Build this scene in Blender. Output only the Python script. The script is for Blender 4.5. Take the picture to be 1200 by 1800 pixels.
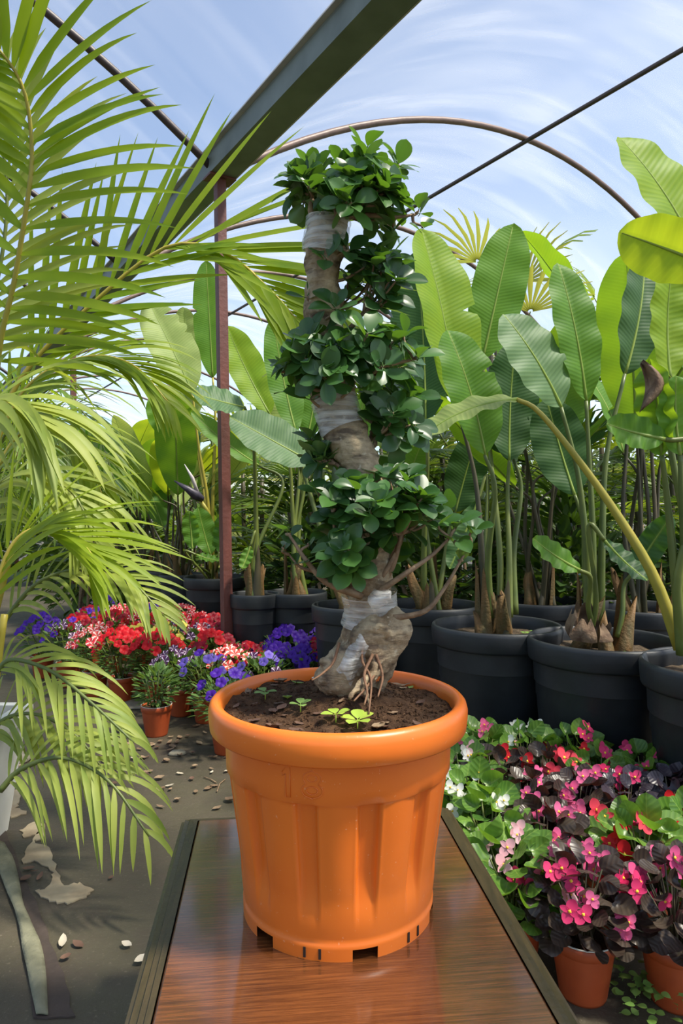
import bpy, math, random
import numpy as np
from mathutils import Vector, Matrix, noise
from mathutils.geometry import tessellate_polygon

for o in list(bpy.data.objects): bpy.data.objects.remove(o, do_unlink=True)
SC = bpy.context.scene
COL = SC.collection
R = random.Random(7)
PI = math.pi

# ------------------------------------------------------------------ camera, sky, sun, exposure
CAM_H = 1.0
cd = bpy.data.cameras.new('camera'); cam = bpy.data.objects.new('camera', cd); COL.objects.link(cam)
cd.sensor_fit = 'VERTICAL'; cd.sensor_height = 36.0; cd.sensor_width = 24.0; cd.lens = 24.0
cd.clip_start = 0.02; cd.clip_end = 300
cam.location = (0, 0, CAM_H); cam.rotation_euler = (PI/2, 0, 0)
SC.camera = cam

SUN_EL, SUN_AZ = math.radians(60), math.radians(112)      # azimuth from +Y, positive = to the right
w = bpy.data.worlds.new('sky'); SC.world = w; w.use_nodes = True
nt = w.node_tree; bg = nt.nodes['Background']
sk = nt.nodes.new('ShaderNodeTexSky'); sk.sky_type = 'NISHITA'; sk.sun_disc = False
sk.sun_elevation = SUN_EL; sk.sun_rotation = SUN_AZ; sk.air_density = 1.0; sk.dust_density = 1.6; sk.ozone_density = 1.0
nt.links.new(sk.outputs[0], bg.inputs[0]); bg.inputs[1].default_value = 0.19

sd = bpy.data.lights.new('sun', 'SUN'); sun = bpy.data.objects.new('sun', sd); COL.objects.link(sun)
sd.energy = 6.6; sd.angle = math.radians(6); sd.color = (1.0, 0.92, 0.78)
sdir = Vector((math.sin(SUN_AZ)*math.cos(SUN_EL), math.cos(SUN_AZ)*math.cos(SUN_EL), math.sin(SUN_EL)))
sun.rotation_euler = sdir.to_track_quat('Z', 'Y').to_euler(); sun.location = (-3, 4, 9)

SC.view_settings.view_transform = 'Standard'; SC.view_settings.look = 'None'
SC.view_settings.gamma = 1.0; SC.view_settings.use_curve_mapping = False
SC.view_settings.exposure = 0.35

# ------------------------------------------------------------------ helpers
F = 1200.0
def P(x, y, Y): return Vector(((x-600)/F*Y, Y, CAM_H-(y-900)/F*Y))
def pxm(n, Y): return n/F*Y
def U(a, b): return R.uniform(a, b)

def tag(o, label=None, cat=None, group=None, kind=None):
    if label: o['label'] = label
    if cat: o['category'] = cat
    if group: o['group'] = group
    if kind: o['kind'] = kind
    return o
def empty(name, loc, label=None, cat=None, group=None, rz=0):
    o = bpy.data.objects.new(name, None); COL.objects.link(o); o.location = loc; o.rotation_euler = (0, 0, rz)
    o.empty_display_size = 0.05
    tag(o, label, cat, group); o['_w'] = 0
    del o['_w']
    return o
def mesh(name, v, f, mats, fm=None, smooth=True):
    m = bpy.data.meshes.new(name)
    m.from_pydata([tuple(p) for p in v], [], f)
    for x in (mats if isinstance(mats, (list, tuple)) else [mats]): m.materials.append(x)
    if fm: m.polygons.foreach_set('material_index', fm)
    if smooth: m.polygons.foreach_set('use_smooth', [True]*len(m.polygons))
    m.update(); return m
def link(name, m, parent=None, mw=None):
    """link mesh m; mw = matrix in WORLD space. The parent has only location/z-rotation"""
    o = bpy.data.objects.new(name, m); COL.objects.link(o)
    if parent is not None:
        o.parent = parent
        o.matrix_parent_inverse = Matrix.Identity(4)
        o.matrix_local = wm(parent).inverted() @ (mw if mw is not None else Matrix.Identity(4))
    elif mw is not None: o.matrix_world = mw
    return o
WM = {}
def wm(o):
    if o.name not in WM:
        m = o.matrix_basis.copy()
        if o.parent is not None: m = wm(o.parent) @ m
        WM[o.name] = m
    return WM[o.name]
def ob(name, v, f, mats, parent=None, fm=None, smooth=True):
    """mesh given in WORLD coordinates; its origin is put at its first vertex' neighbourhood"""
    c = sum((Vector(p) for p in v), Vector())/max(1, len(v))
    m = mesh(name, [Vector(p)-c for p in v], f, mats, fm, smooth)
    return link(name, m, parent, Matrix.Translation(c))
def frame(pos, ydir, zhint, sc=(1, 1, 1)):
    y = Vector(ydir).normalized(); z = Vector(zhint); z = z - y*z.dot(y)
    if z.length < 1e-4: z = Vector((0.3, 0.2, 1)) - y*y.dot(Vector((0.3, 0.2, 1)))
    z.normalize(); x = y.cross(z)
    M = Matrix(((x.x*sc[0], y.x*sc[1], z.x*sc[2], pos[0]), (x.y*sc[0], y.y*sc[1], z.y*sc[2], pos[1]),
                (x.z*sc[0], y.z*sc[1], z.z*sc[2], pos[2]), (0, 0, 0, 1)))
    return M
def joined(name, items, mats, parent=None, smooth=True):
    """items: list of (verts, faces, matrix) -> one mesh object (world space), vectorised"""
    vs, fs, n = [], [], 0
    for v, f, M in items:
        a = np.asarray(v, dtype=float)
        if M is not None:
            m = np.array(M); a = a @ m[:3, :3].T + m[:3, 3]
        vs.append(a); fs.extend([tuple(i+n for i in q) for q in f]); n += len(a)
    V = np.concatenate(vs); c = V.mean(axis=0)
    me = mesh(name, (V-c).tolist(), fs, mats, None, smooth)
    return link(name, me, parent, Matrix.Translation(Vector(c)))
def spline(pts, n):
    """Catmull-Rom through pts (Vectors, any dim tuples) -> n+1 samples"""
    pts = [np.array(p, dtype=float) for p in pts]
    q = [2*pts[0]-pts[1]] + pts + [2*pts[-1]-pts[-2]]
    out = []; k = len(pts)-1
    for i in range(n+1):
        u = i/n*k; j = min(int(u), k-1); t = u-j
        a, b, c, d = q[j], q[j+1], q[j+2], q[j+3]
        out.append(0.5*((2*b)+(c-a)*t+(2*a-5*b+4*c-d)*t*t+(3*b-a-3*c+d)*t**3))
    return out
def tube(pts, rad, seg=8, cap=True, wob=None):
    """pts list of 3-vectors, rad list/float -> verts, faces"""
    pts = [Vector(p) for p in pts]; n = len(pts)
    rad = rad if hasattr(rad, '__len__') else [rad]*n
    v, f = [], []; prev = None
    for i, p in enumerate(pts):
        t = (pts[min(i+1, n-1)]-pts[max(i-1, 0)])
        if t.length < 1e-9: t = Vector((0, 0, 1))
        t.normalize()
        if prev is None:
            u = Vector((1, 0, 0)) if abs(t.x) < .8 else Vector((0, 1, 0))
        else: u = prev
        u = (u - t*u.dot(t)).normalized(); prev = u; b = t.cross(u)
        for k in range(seg):
            a = 2*PI*k/seg; r = rad[i]*(wob(i/(n-1), a) if wob else 1)
            v.append(p+u*(r*math.cos(a))+b*(r*math.sin(a)))
    for i in range(n-1):
        for k in range(seg):
            f.append((i*seg+k, i*seg+(k+1) % seg, (i+1)*seg+(k+1) % seg, (i+1)*seg+k))
    if cap:
        f.append(tuple(range(seg-1, -1, -1))); f.append(tuple((n-1)*seg+k for k in range(seg)))
    return v, f
def lathe(prof, seg, c=(0, 0, 0), close=False, rf=None):
    v, f = [], []; n = len(prof)
    for i, (r, z) in enumerate(prof):
        for k in range(seg):
            a = 2*PI*k/seg; rr = r*(rf(i, a) if rf else 1)
            v.append((c[0]+rr*math.cos(a), c[1]+rr*math.sin(a), c[2]+z))
    for i in range(n-1 if not close else n):
        j = (i+1) % n
        for k in range(seg):
            f.append((i*seg+k, i*seg+(k+1) % seg, j*seg+(k+1) % seg, j*seg+k))
    return v, f
def box(c, s, rz=0):
    v = []
    for dz in (-1, 1):
        for dx, dy in ((-1, -1), (1, -1), (1, 1), (-1, 1)):
            x, y = dx*s[0]/2, dy*s[1]/2
            v.append((c[0]+x*math.cos(rz)-y*math.sin(rz), c[1]+x*math.sin(rz)+y*math.cos(rz), c[2]+dz*s[2]/2))
    return v, [(3, 2, 1, 0), (4, 5, 6, 7), (0, 1, 5, 4), (1, 2, 6, 5), (2, 3, 7, 6), (3, 0, 4, 7)]
def extr(prof, p0, p1, closed=True):
    """sweep 2-D profile (side, up) along the straight horizontal line p0->p1"""
    p0, p1 = Vector(p0), Vector(p1); d = (p1-p0).normalized(); s = d.cross(Vector((0, 0, 1))).normalized(); up = s.cross(d)
    n = len(prof); v = [p+s*a+up*b for p in (p0, p1) for a, b in prof]
    f = [(i, (i+1) % n, n+(i+1) % n, n+i) for i in range(n if closed else n-1)]
    if closed: f += [tuple(range(n-1, -1, -1)), tuple(range(n, 2*n))]
    return v, f

# ------------------------------------------------------------------ materials
def newmat(name):
    m = bpy.data.materials.new(name); m.use_nodes = True
    t = m.node_tree; return m, t, t.nodes['Principled BSDF'], t.nodes['Material Output']
def N(t, typ, **kw):
    n = t.nodes.new(typ)
    for k, v in kw.items():
        if k.startswith('i_'): n.inputs[k[2:].replace('_', ' ')].default_value = v
        else: setattr(n, k, v)
    return n
def rgb(c): return (*c, 1.0) if len(c) == 3 else c
def S(r, g, b):
    f = lambda c: ((c/255+0.055)/1.055)**2.4 if c/255 > 0.04045 else c/255/12.92
    return (f(r), f(g), f(b), 1.0)
def mixc(t, fac, a, b):
    m = N(t, 'ShaderNodeMix', data_type='RGBA')
    for s, x in ((0, fac), (6, a), (7, b)):
        if hasattr(x, 'is_linked') or hasattr(x, 'links'): t.links.new(x, m.inputs[s])
        else: m.inputs[s].default_value = x
    return m.outputs[2]
def ramp(t, src, p0, p1):
    r = N(t, 'ShaderNodeMapRange'); r.inputs[1].default_value = p0; r.inputs[2].default_value = p1
    t.links.new(src, r.inputs[0]); return r.outputs[0]
def math_(t, op, a, b=None, c=None):
    m = N(t, 'ShaderNodeMath', operation=op)
    for i, x in enumerate((a, b, c)):
        if x is None: continue
        if hasattr(x, 'links'): t.links.new(x, m.inputs[i])
        else: m.inputs[i].default_value = x
    return m.outputs[0]
def tex(t, scale, detail=3, coord='Object', stretch=None, rough=.5):
    tc = N(t, 'ShaderNodeTexCoord'); src = tc.outputs[coord]
    if stretch:
        mp = N(t, 'ShaderNodeMapping'); mp.inputs['Scale'].default_value = stretch[0:3]
        if len(stretch) > 3: mp.inputs['Rotation'].default_value = (0, 0, stretch[3])
        t.links.new(src, mp.inputs[0]); src = mp.outputs[0]
    n = N(t, 'ShaderNodeTexNoise'); n.inputs['Scale'].default_value = scale; n.inputs['Detail'].default_value = detail
    n.inputs['Roughness'].default_value = rough
    t.links.new(src, n.inputs['Vector']); return n.outputs[0]
def bump(t, p, h, strength=.3, dist=.01):
    b = N(t, 'ShaderNodeBump'); b.inputs['Strength'].default_value = strength; b.inputs['Distance'].default_value = dist
    t.links.new(h, b.inputs['Height']); t.links.new(b.outputs[0], p.inputs['Normal']); return b
def plain(name, c1, c2=None, scale=8, rough=.5, bmp=0, bscale=60, metal=0, stretch=None, spec=.5, bdist=.01):
    m, t, p, o = newmat(name)
    p.inputs['Roughness'].default_value = rough; p.inputs['Metallic'].default_value = metal
    p.inputs['Specular IOR Level'].default_value = spec
    if c2:
        n = ramp(t, tex(t, scale, 5, stretch=stretch), .3, .7)
        t.links.new(mixc(t, n, c1, c2), p.inputs['Base Color'])
    else: p.inputs['Base Color'].default_value = c1
    if bmp: bump(t, p, tex(t, bscale, 4), bmp, bdist)
    return m
def leafmat(name, c1, c2, tr, trans=.35, rough=.38, vein=None, spec=.5, back=None):
    """green leaf: two tones, light shining through, optional side veins from the leaf's own x (across), y (along)"""
    m, t, p, o = newmat(name)
    oi = N(t, 'ShaderNodeObjectInfo'); g = N(t, 'ShaderNodeNewGeometry')
    nz = N(t, 'ShaderNodeTexNoise'); nz.inputs['Scale'].default_value = 14; nz.inputs['Detail'].default_value = 2
    t.links.new(g.outputs['Position'], nz.inputs['Vector'])
    fac = math_(t, 'MULTIPLY_ADD', oi.outputs['Random'], .55, math_(t, 'MULTIPLY_ADD', nz.outputs[0], 1.1, -.28))
    fac = ramp(t, fac, .05, .95)
    base = mixc(t, fac, c1, c2)
    trc = mixc(t, fac, tr, (tr[0]*1.25, tr[1]*1.08, tr[2]*.9, 1))
    if vein:
        fr, slope, mid = vein
        tc = N(t, 'ShaderNodeTexCoord'); sx = N(t, 'ShaderNodeSeparateXYZ'); t.links.new(tc.outputs['Object'], sx.inputs[0])
        ax = math_(t, 'ABSOLUTE', sx.outputs[0])
        ph = math_(t, 'MULTIPLY', math_(t, 'MULTIPLY_ADD', ax, -slope, sx.outputs[1]), fr)
        s = math_(t, 'SINE', ph)
        s01 = math_(t, 'MULTIPLY_ADD', s, .5, .5)
        s2 = math_(t, 'POWER', s01, 3.0)
        k = math_(t, 'MULTIPLY', s2, .30)
        base = mixc(t, k, base, (c2[0]*1.5+.01, c2[1]*1.35+.01, c2[2]*1.3, 1))
        bump(t, p, s01, .22, .002)
        if mid:
            md = ramp(t, ax, mid, 0.0)
            base = mixc(t, math_(t, 'MULTIPLY', md, .6), base, S(150, 175, 80))
    if back:
        base = mixc(t, math_(t, 'MULTIPLY', g.outputs['Backfacing'], .75), base, back)
    t.links.new(base, p.inputs['Base Color'])
    p.inputs['Roughness'].default_value = rough; p.inputs['Specular IOR Level'].default_value = spec
    tb = N(t, 'ShaderNodeBsdfTranslucent'); t.links.new(trc, tb.inputs['Color'])
    mx = N(t, 'ShaderNodeMixShader'); mx.inputs[0].default_value = trans
    t.links.new(p.outputs[0], mx.inputs[1]); t.links.new(tb.outputs[0], mx.inputs[2]); t.links.new(mx.outputs[0], o.inputs[0])
    return m

M = {}
M['ficus'] = leafmat('ficus_leaf', S(34, 68, 36), S(74, 114, 52), S(105, 155, 35), .25, .36, back=S(104, 134, 78))
M['ficus_in'] = leafmat('ficus_leaf_inner', S(34, 68, 36), S(74, 114, 52), S(105, 155, 35), .25, .36, back=S(104, 134, 78))
M['palm'] = leafmat('palm_leaflet', S(84, 116, 20), S(132, 150, 34), S(165, 195, 25), .42, .5, spec=.3)
M['palm2'] = leafmat('palm_leaflet_pale', S(108, 132, 56), S(160, 170, 80), S(170, 188, 60), .36, .5, spec=.3)
M['palm_far'] = leafmat('palm_leaflet_far', S(70, 104, 30), S(124, 146, 44), S(165, 195, 40), .42, .45)
M['strel'] = leafmat('strelitzia_green', S(64, 108, 38), S(92, 136, 48), S(150, 195, 40), .36, .52, spec=.28, vein=(420, .35, .006))
M['strel_y'] = leafmat('strelitzia_yellow', S(102, 140, 36), S(136, 164, 46), S(190, 215, 45), .45, .52, spec=.28, vein=(380, .35, .006))
M['strel_d'] = leafmat('strelitzia_dark', S(34, 66, 38), S(56, 90, 44), S(80, 130, 35), .22, .52, spec=.28, vein=(420, .35, .006))
M['strel_b'] = leafmat('strelitzia_bluish', S(72, 104, 68), S(96, 126, 84), S(110, 150, 50), .2, .52, spec=.28, vein=(420, .35, .006))
M['strel_p'] = leafmat('strelitzia_pale', S(122, 146, 78), S(156, 172, 104), S(180, 200, 90), .35, .52, spec=.28, vein=(380, .35, .006))
M['stalk'] = leafmat('stalk_green', S(74, 92, 44), S(112, 122, 56), S(140, 160, 60), .1, .42)
M['midrib'] = leafmat('midrib', S(138, 164, 70), S(164, 184, 92), S(170, 195, 80), .4, .45)
M['stalk_y'] = leafmat('stalk_yellow', S(158, 152, 58), S(186, 168, 70), S(190, 180, 70), .1, .42)
M['stalk_d'] = leafmat('stalk_dark', S(54, 56, 36), S(88, 78, 56), S(110, 110, 50), .05, .5)
M['sheath'] = plain('dry_sheath', S(126, 88, 46), S(74, 68, 34), 20, .7, .4, 90, stretch=(1, 1, .2))
M['husk'] = plain('dry_husk', S(142, 118, 92), S(84, 60, 42), 30, .8, .4, 70)
M['fan'] = leafmat('fan_leaf', S(58, 92, 34), S(112, 136, 46), S(160, 190, 50), .35, .42)
M['fan_y'] = leafmat('fan_leaf_yellow', S(128, 144, 62), S(170, 172, 92), S(175, 185, 80), .35, .42)
M['fan_d'] = leafmat('fan_leaf_dark', S(34, 58, 30), S(62, 88, 38), S(100, 140, 40), .25, .42)
M['hedge'] = leafmat('hedge_leaf', S(44, 72, 32), S(100, 124, 46), S(130, 165, 45), .3, .45)
M['pet_leaf'] = leafmat('petunia_leaf', S(62, 96, 48), S(104, 134, 66), S(130, 165, 60), .28, .5)
M['beg_green'] = leafmat('begonia_green', S(48, 88, 36), S(108, 146, 60), S(130, 180, 50), .3, .36, vein=(26, .9, .03), spec=.45)
M['beg_dark'] = leafmat('begonia_bronze', S(44, 34, 32), S(74, 66, 56), S(90, 40, 30), .14, .36, vein=(26, .9, 0), spec=.45)
M['beg_black'] = leafmat('begonia_black', S(36, 30, 38), S(58, 52, 62), S(60, 30, 40), .08, .36, vein=(26, .9, 0), spec=.45)
M['weed'] = leafmat('weed_leaf', S(150, 186, 66), S(186, 206, 86), S(200, 220, 80), .3, .45)
M['weed_d'] = leafmat('clover_leaf', S(92, 132, 60), S(134, 166, 84), S(150, 180, 70), .3, .5)
M['dry'] = leafmat('dry_leaf', S(104, 78, 56), S(158, 136, 108), S(120, 90, 60), .1, .7)
M['dry_d'] = leafmat('dry_leaf_dark', S(72, 50, 40), S(112, 84, 66), S(90, 60, 40), .08, .7)
M['pale_litter'] = leafmat('pale_litter', S(172, 160, 138), S(206, 196, 176), S(150, 140, 110), .1, .7)

def bark():
    m, t, p, o = newmat('ficus_bark')
    n1 = tex(t, 16, 6, rough=.65); n2 = tex(t, 90, 4); n3 = tex(t, 30, 5, stretch=(1, 1, 3.2))
    c = mixc(t, ramp(t, n1, .38, .66), S(104, 84, 60), S(190, 172, 138))
    c = mixc(t, math_(t, 'MULTIPLY', ramp(t, n3, .52, .66), .85), c, S(70, 56, 42))
    c = mixc(t, math_(t, 'MULTIPLY', ramp(t, n2, .62, .72), .6), c, S(205, 195, 170))
    t.links.new(c, p.inputs['Base Color']); p.inputs['Roughness'].default_value = .78
    h = math_(t, 'ADD', math_(t, 'MULTIPLY', n1, .7), math_(t, 'ADD', math_(t, 'MULTIPLY', n3, -.9), math_(t, 'MULTIPLY', n2, .25)))
    bump(t, p, h, .9, .006); return m
M['bark'] = bark()
M['twig'] = plain('twig_bark', S(108, 84, 62), S(150, 126, 98), 60, .7, .3, 120)
M['root'] = plain('root_bark', S(96, 66, 46), S(132, 98, 70), 60, .75, .3, 120)
def tapemat():
    m, t, p, o = newmat('wrapping_film')
    n = tex(t, 26, 5, stretch=(.5, .5, 5)); n2 = tex(t, 60, 3, stretch=(.7, .7, 3))
    p.inputs['Base Color'].default_value = S(232, 232, 228); p.inputs['Roughness'].default_value = .22
    bump(t, p, math_(t, 'ADD', n, math_(t, 'MULTIPLY', n2, .5)), .8, .006)
    tr = N(t, 'ShaderNodeBsdfTransparent'); mx = N(t, 'ShaderNodeMixShader')
    t.links.new(math_(t, 'MULTIPLY_ADD', ramp(t, n, .40, .68), .5, .22), mx.inputs[0])
    t.links.new(tr.outputs[0], mx.inputs[1]); t.links.new(p.outputs[0], mx.inputs[2]); t.links.new(mx.outputs[0], o.inputs[0])
    return m
M['tape'] = tapemat()
def soilmat(name, a, b, sp):
    m, t, p, o = newmat(name)
    n1 = tex(t, 45, 6, rough=.7); n2 = tex(t, 160, 4, rough=.7)
    c = mixc(t, ramp(t, n1, .35, .7), a, b); c = mixc(t, math_(t, 'MULTIPLY', ramp(t, n2, .62, .72), .55), c, sp)
    t.links.new(c, p.inputs['Base Color']); p.inputs['Roughness'].default_value = .95; p.inputs['Specular IOR Level'].default_value = .2
    bump(t, p, math_(t, 'ADD', n1, math_(t, 'MULTIPLY', n2, .6)), 1.0, .012); return m
M['soil'] = soilmat('potting_soil', S(56, 38, 26), S(100, 74, 52), S(156, 126, 94))
M['soil2'] = soilmat('nursery_soil', S(70, 58, 46), S(112, 98, 80), S(160, 146, 120))
def plastic(name, c1, c2, rough=.33):
    m, t, p, o = newmat(name)
    n = tex(t, 7, 4); n2 = tex(t, 220, 2)
    c = mixc(t, ramp(t, n, .35, .7), c1, c2)
    c = mixc(t, math_(t, 'MULTIPLY', ramp(t, n2, .70, .76), .35), c, S(235, 190, 150))
    t.links.new(c, p.inputs['Base Color'])
    t.links.new(math_(t, 'MULTIPLY_ADD', tex(t, 14, 4), .22, rough-.1), p.inputs['Roughness'])
    p.inputs['Subsurface Weight'].default_value = 0
    bump(t, p, tex(t, 25, 3), .04, .01); return m
M['orange'] = plastic('orange_plastic', S(226, 116, 36), S(218, 106, 28))
M['terracotta'] = plain('terracotta_plastic', S(182, 82, 40), S(160, 68, 34), 12, .42, .05, 40)
M['blackpot'] = plain('black_plastic', S(30, 33, 37), S(44, 47, 50), 9, .5, .1, 30)
M['dark'] = plain('slot_dark', S(40, 24, 14), rough=.8)
M['whiteplastic'] = plain('white_plastic', S(228, 226, 218), S(206, 204, 194), 6, .4, .05, 30)
M['post'] = plain('red_oxide_steel', S(112, 62, 54), S(86, 50, 44), 14, .55, .25, 45, stretch=(1, 1, .3))
M['beam'] = plain('galvanised_gutter', S(120, 128, 118), S(96, 104, 94), 5, .5, .1, 20, metal=.25)
M['beam_edge'] = plain('gutter_lip', S(186, 184, 176), S(150, 146, 136), 5, .5, metal=.2)
M['hoop'] = plain('painted_pipe', S(120, 98, 88), S(92, 76, 70), 9, .5, .15, 40, metal=.1)
M['pipe'] = plain('dark_pipe', S(66, 54, 52), S(50, 42, 42), 9, .5, .15, 40)
def wood():
    m, t, p, o = newmat('varnished_oak')
    g = tex(t, 6, 6, stretch=(1.2, 40, 40), rough=.7); g2 = tex(t, 30, 4, stretch=(.7, 22, 22)); big = tex(t, 3, 3, stretch=(1, 3, 3))
    c = mixc(t, ramp(t, g, .35, .66), S(62, 34, 17), S(122, 72, 36))
    c = mixc(t, math_(t, 'MULTIPLY', ramp(t, g2, .5, .68), .55), c, S(58, 30, 16))
    c = mixc(t, math_(t, 'MULTIPLY', ramp(t, big, .42, .7), .35), c, S(134, 80, 40))
    t.links.new(c, p.inputs['Base Color']); p.inputs['Roughness'].default_value = .24
    p.inputs['Coat Weight'].default_value = 1.0; p.inputs['Coat Roughness'].default_value = .1; p.inputs['Coat IOR'].default_value = 1.6
    bump(t, p, math_(t, 'ADD', math_(t, 'MULTIPLY', g, .8), math_(t, 'MULTIPLY', g2, .4)), .28, .003); return m
M['wood'] = wood()
M['moulding'] = plain('dark_moulding', S(52, 46, 30), S(74, 62, 40), 12, .3, .1, 60, stretch=(8, 1, 8))
def floormat():
    m, t, p, o = newmat('weed_mat_floor')
    n = tex(t, 1.7, 6, rough=.6); n2 = tex(t, 9, 6, rough=.65); n3 = tex(t, 120, 3)
    c = mixc(t, ramp(t, n, .35, .68), S(62, 56, 44), S(82, 76, 58))
    c = mixc(t, math_(t, 'MULTIPLY', ramp(t, n2, .48, .72), .55), c, S(74, 62, 52))
    c = mixc(t, math_(t, 'MULTIPLY', ramp(t, n3, .62, .72), .35), c, S(130, 120, 100))
    t.links.new(c, p.inputs['Base Color'])
    t.links.new(math_(t, 'MULTIPLY_ADD', n2, .5, .38), p.inputs['Roughness'])
    bump(t, p, math_(t, 'ADD', n2, math_(t, 'MULTIPLY', n3, .15)), .35, .02); return m
M['floor'] = floormat()
M['palepatch'] = plain('pale_patch', S(170, 156, 128), S(132, 116, 92), 9, .85, .3, 40)  # mottled pale tan for the thin patches laid on the matting
M['strip'] = plain('cloth_strip', S(132, 130, 106), S(98, 98, 78), 14, .85, .5, 60)
M['mat_edge'] = plain('mat_edge', S(52, 44, 38), S(74, 62, 54), 10, .8, .3, 50)
M['stone'] = plain('stone', S(150, 142, 122), S(116, 110, 94), 12, .85, .3, 40)
def filmmat(name, base, streak):
    m, t, p, o = newmat(name)
    tc = N(t, 'ShaderNodeTexCoord')
    def nz(scale, st, rot, detail=4):
        mp = N(t, 'ShaderNodeMapping'); mp.inputs['Scale'].default_value = st; mp.inputs['Rotation'].default_value = (0, 0, rot)
        t.links.new(tc.outputs['Object'], mp.inputs[0])
        n = N(t, 'ShaderNodeTexNoise'); n.inputs['Scale'].default_value = scale; n.inputs['Detail'].default_value = detail
        n.inputs['Distortion'].default_value = .35
        t.links.new(mp.outputs[0], n.inputs['Vector']); return n.outputs[0]
    big = nz(.5, (1, 1, 1), 0, 3); st1 = nz(.9, (.5, 2.2, 1), .5, 3); st2 = nz(1.6, (.4, 3.2, 1), .25, 4)
    a = math_(t, 'MULTIPLY', ramp(t, st1, .42, .78), .20*streak)
    b = math_(t, 'MULTIPLY', ramp(t, st2, .50, .80), .17*streak)
    fac = math_(t, 'ADD', math_(t, 'ADD', a, b), math_(t, 'MULTIPLY_ADD', ramp(t, big, .35, .7), .12*streak, base))
    fac = math_(t, 'MINIMUM', fac, .85)
    tb = N(t, 'ShaderNodeBsdfTranslucent'); tb.inputs[0].default_value = (.9, .9, .88, 1)
    df = N(t, 'ShaderNodeBsdfDiffuse'); df.inputs[0].default_value = (.8, .82, .84, 1)
    ms = N(t, 'ShaderNodeMixShader'); ms.inputs[0].default_value = .35
    t.links.new(tb.outputs[0], ms.inputs[1]); t.links.new(df.outputs[0], ms.inputs[2])
    tr = N(t, 'ShaderNodeBsdfTransparent'); tr.inputs[0].default_value = (.95, .965, .98, 1)
    mx = N(t, 'ShaderNodeMixShader'); t.links.new(fac, mx.inputs[0])
    t.links.new(tr.outputs[0], mx.inputs[1]); t.links.new(ms.outputs[0], mx.inputs[2]); t.links.new(mx.outputs[0], o.inputs[0])
    return m
M['film'] = filmmat('greenhouse_film', .13, .9); M['film_clear'] = filmmat('clearer_film', .06, .4)
def petal(name, c1, c2, trans=.3):
    return leafmat(name, c1, c2, (c2[0], c2[1], c2[2], 1), trans, .5, spec=.3)
def star(name, col, white, w0, n=5, inv=False):
    """petals with radial stripes, from the flower's own x and y"""
    m, t, p, o = newmat(name)
    tc = N(t, 'ShaderNodeTexCoord'); sx = N(t, 'ShaderNodeSeparateXYZ'); t.links.new(tc.outputs['Object'], sx.inputs[0])
    an = math_(t, 'ARCTAN2', sx.outputs[1], sx.outputs[0])
    s = math_(t, 'COSINE', math_(t, 'MULTIPLY', an, n))
    k = ramp(t, s, w0-.15, w0+.15)
    t.links.new(mixc(t, k, col, white), p.inputs['Base Color']); p.inputs['Roughness'].default_value = .5
    return m
M['p_red'] = petal('petunia_red', S(190, 12, 26), S(214, 24, 36))
M['p_crimson'] = petal('petunia_crimson', S(126, 8, 32), S(160, 14, 44))
M['p_purple'] = petal('petunia_purple', S(62, 24, 140), S(84, 36, 168))
M['p_violet'] = petal('petunia_violet', S(98, 78, 184), S(128, 106, 204))
M['p_yellow'] = petal('petunia_yellow', S(222, 206, 70), S(236, 222, 110))
M['p_star'] = star('petunia_red_star', S(192, 20, 36), S(240, 196, 190), .78)
M['p_dstar'] = star('petunia_dark_star', S(62, 14, 58), S(220, 200, 220), .86)
M['p_coral'] = star('petunia_coral_star', S(210, 62, 52), S(246, 208, 196), .5)
M['b_pink'] = petal('begonia_pink', S(228, 82, 138), S(244, 122, 168))
M['b_hot'] = petal('begonia_hot_pink', S(206, 40, 98), S(232, 74, 126))
M['b_blush'] = petal('begonia_blush', S(238, 170, 184), S(246, 206, 210))
M['b_white'] = petal('begonia_white', S(240, 240, 232), S(250, 250, 244))
M['b_red'] = petal('begonia_red', S(204, 24, 40), S(226, 48, 54))
M['b_coral'] = petal('begonia_coral', S(226, 62, 84), S(240, 90, 104))
M['stamen'] = plain('stamen_yellow', S(236, 196, 50), rough=.6)
M['spathe'] = plain('spathe', S(48, 46, 60), S(74, 68, 84), 30, .45)
M['spathe_w'] = plain('spathe_petal', S(200, 190, 190), rough=.5)

# ------------------------------------------------------------------ greenhouse shell
AX = Vector((-.55, .835, 0)).normalized(); BX = Vector((AX.y, -AX.x, 0)); O0 = Vector((-.66, 3.70, 0))
def G(s, a, z=0): return O0 + BX*s + AX*a + Vector((0, 0, z))
SPAN, Z0, RISE = 5.0, 2.82, .93
def zroof(s):
    u = s % SPAN if s % SPAN or s == 0 else SPAN
    return Z0 + RISE*(1-((u-SPAN/2)/(SPAN/2))**2)
def st(o, label=None): tag(o, label, kind='structure'); return o

n = 24
v = [(x, y, 0) for y in np.linspace(-6, 30, n) for x in np.linspace(-22, 22, n)]
f = [(j*n+i, j*n+i+1, (j+1)*n+i+1, (j+1)*n+i) for j in range(n-1) for i in range(n-1)]
floor = st(ob('floor', v, f, M['floor']), 'dark weed matting covering the greenhouse floor')

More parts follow.
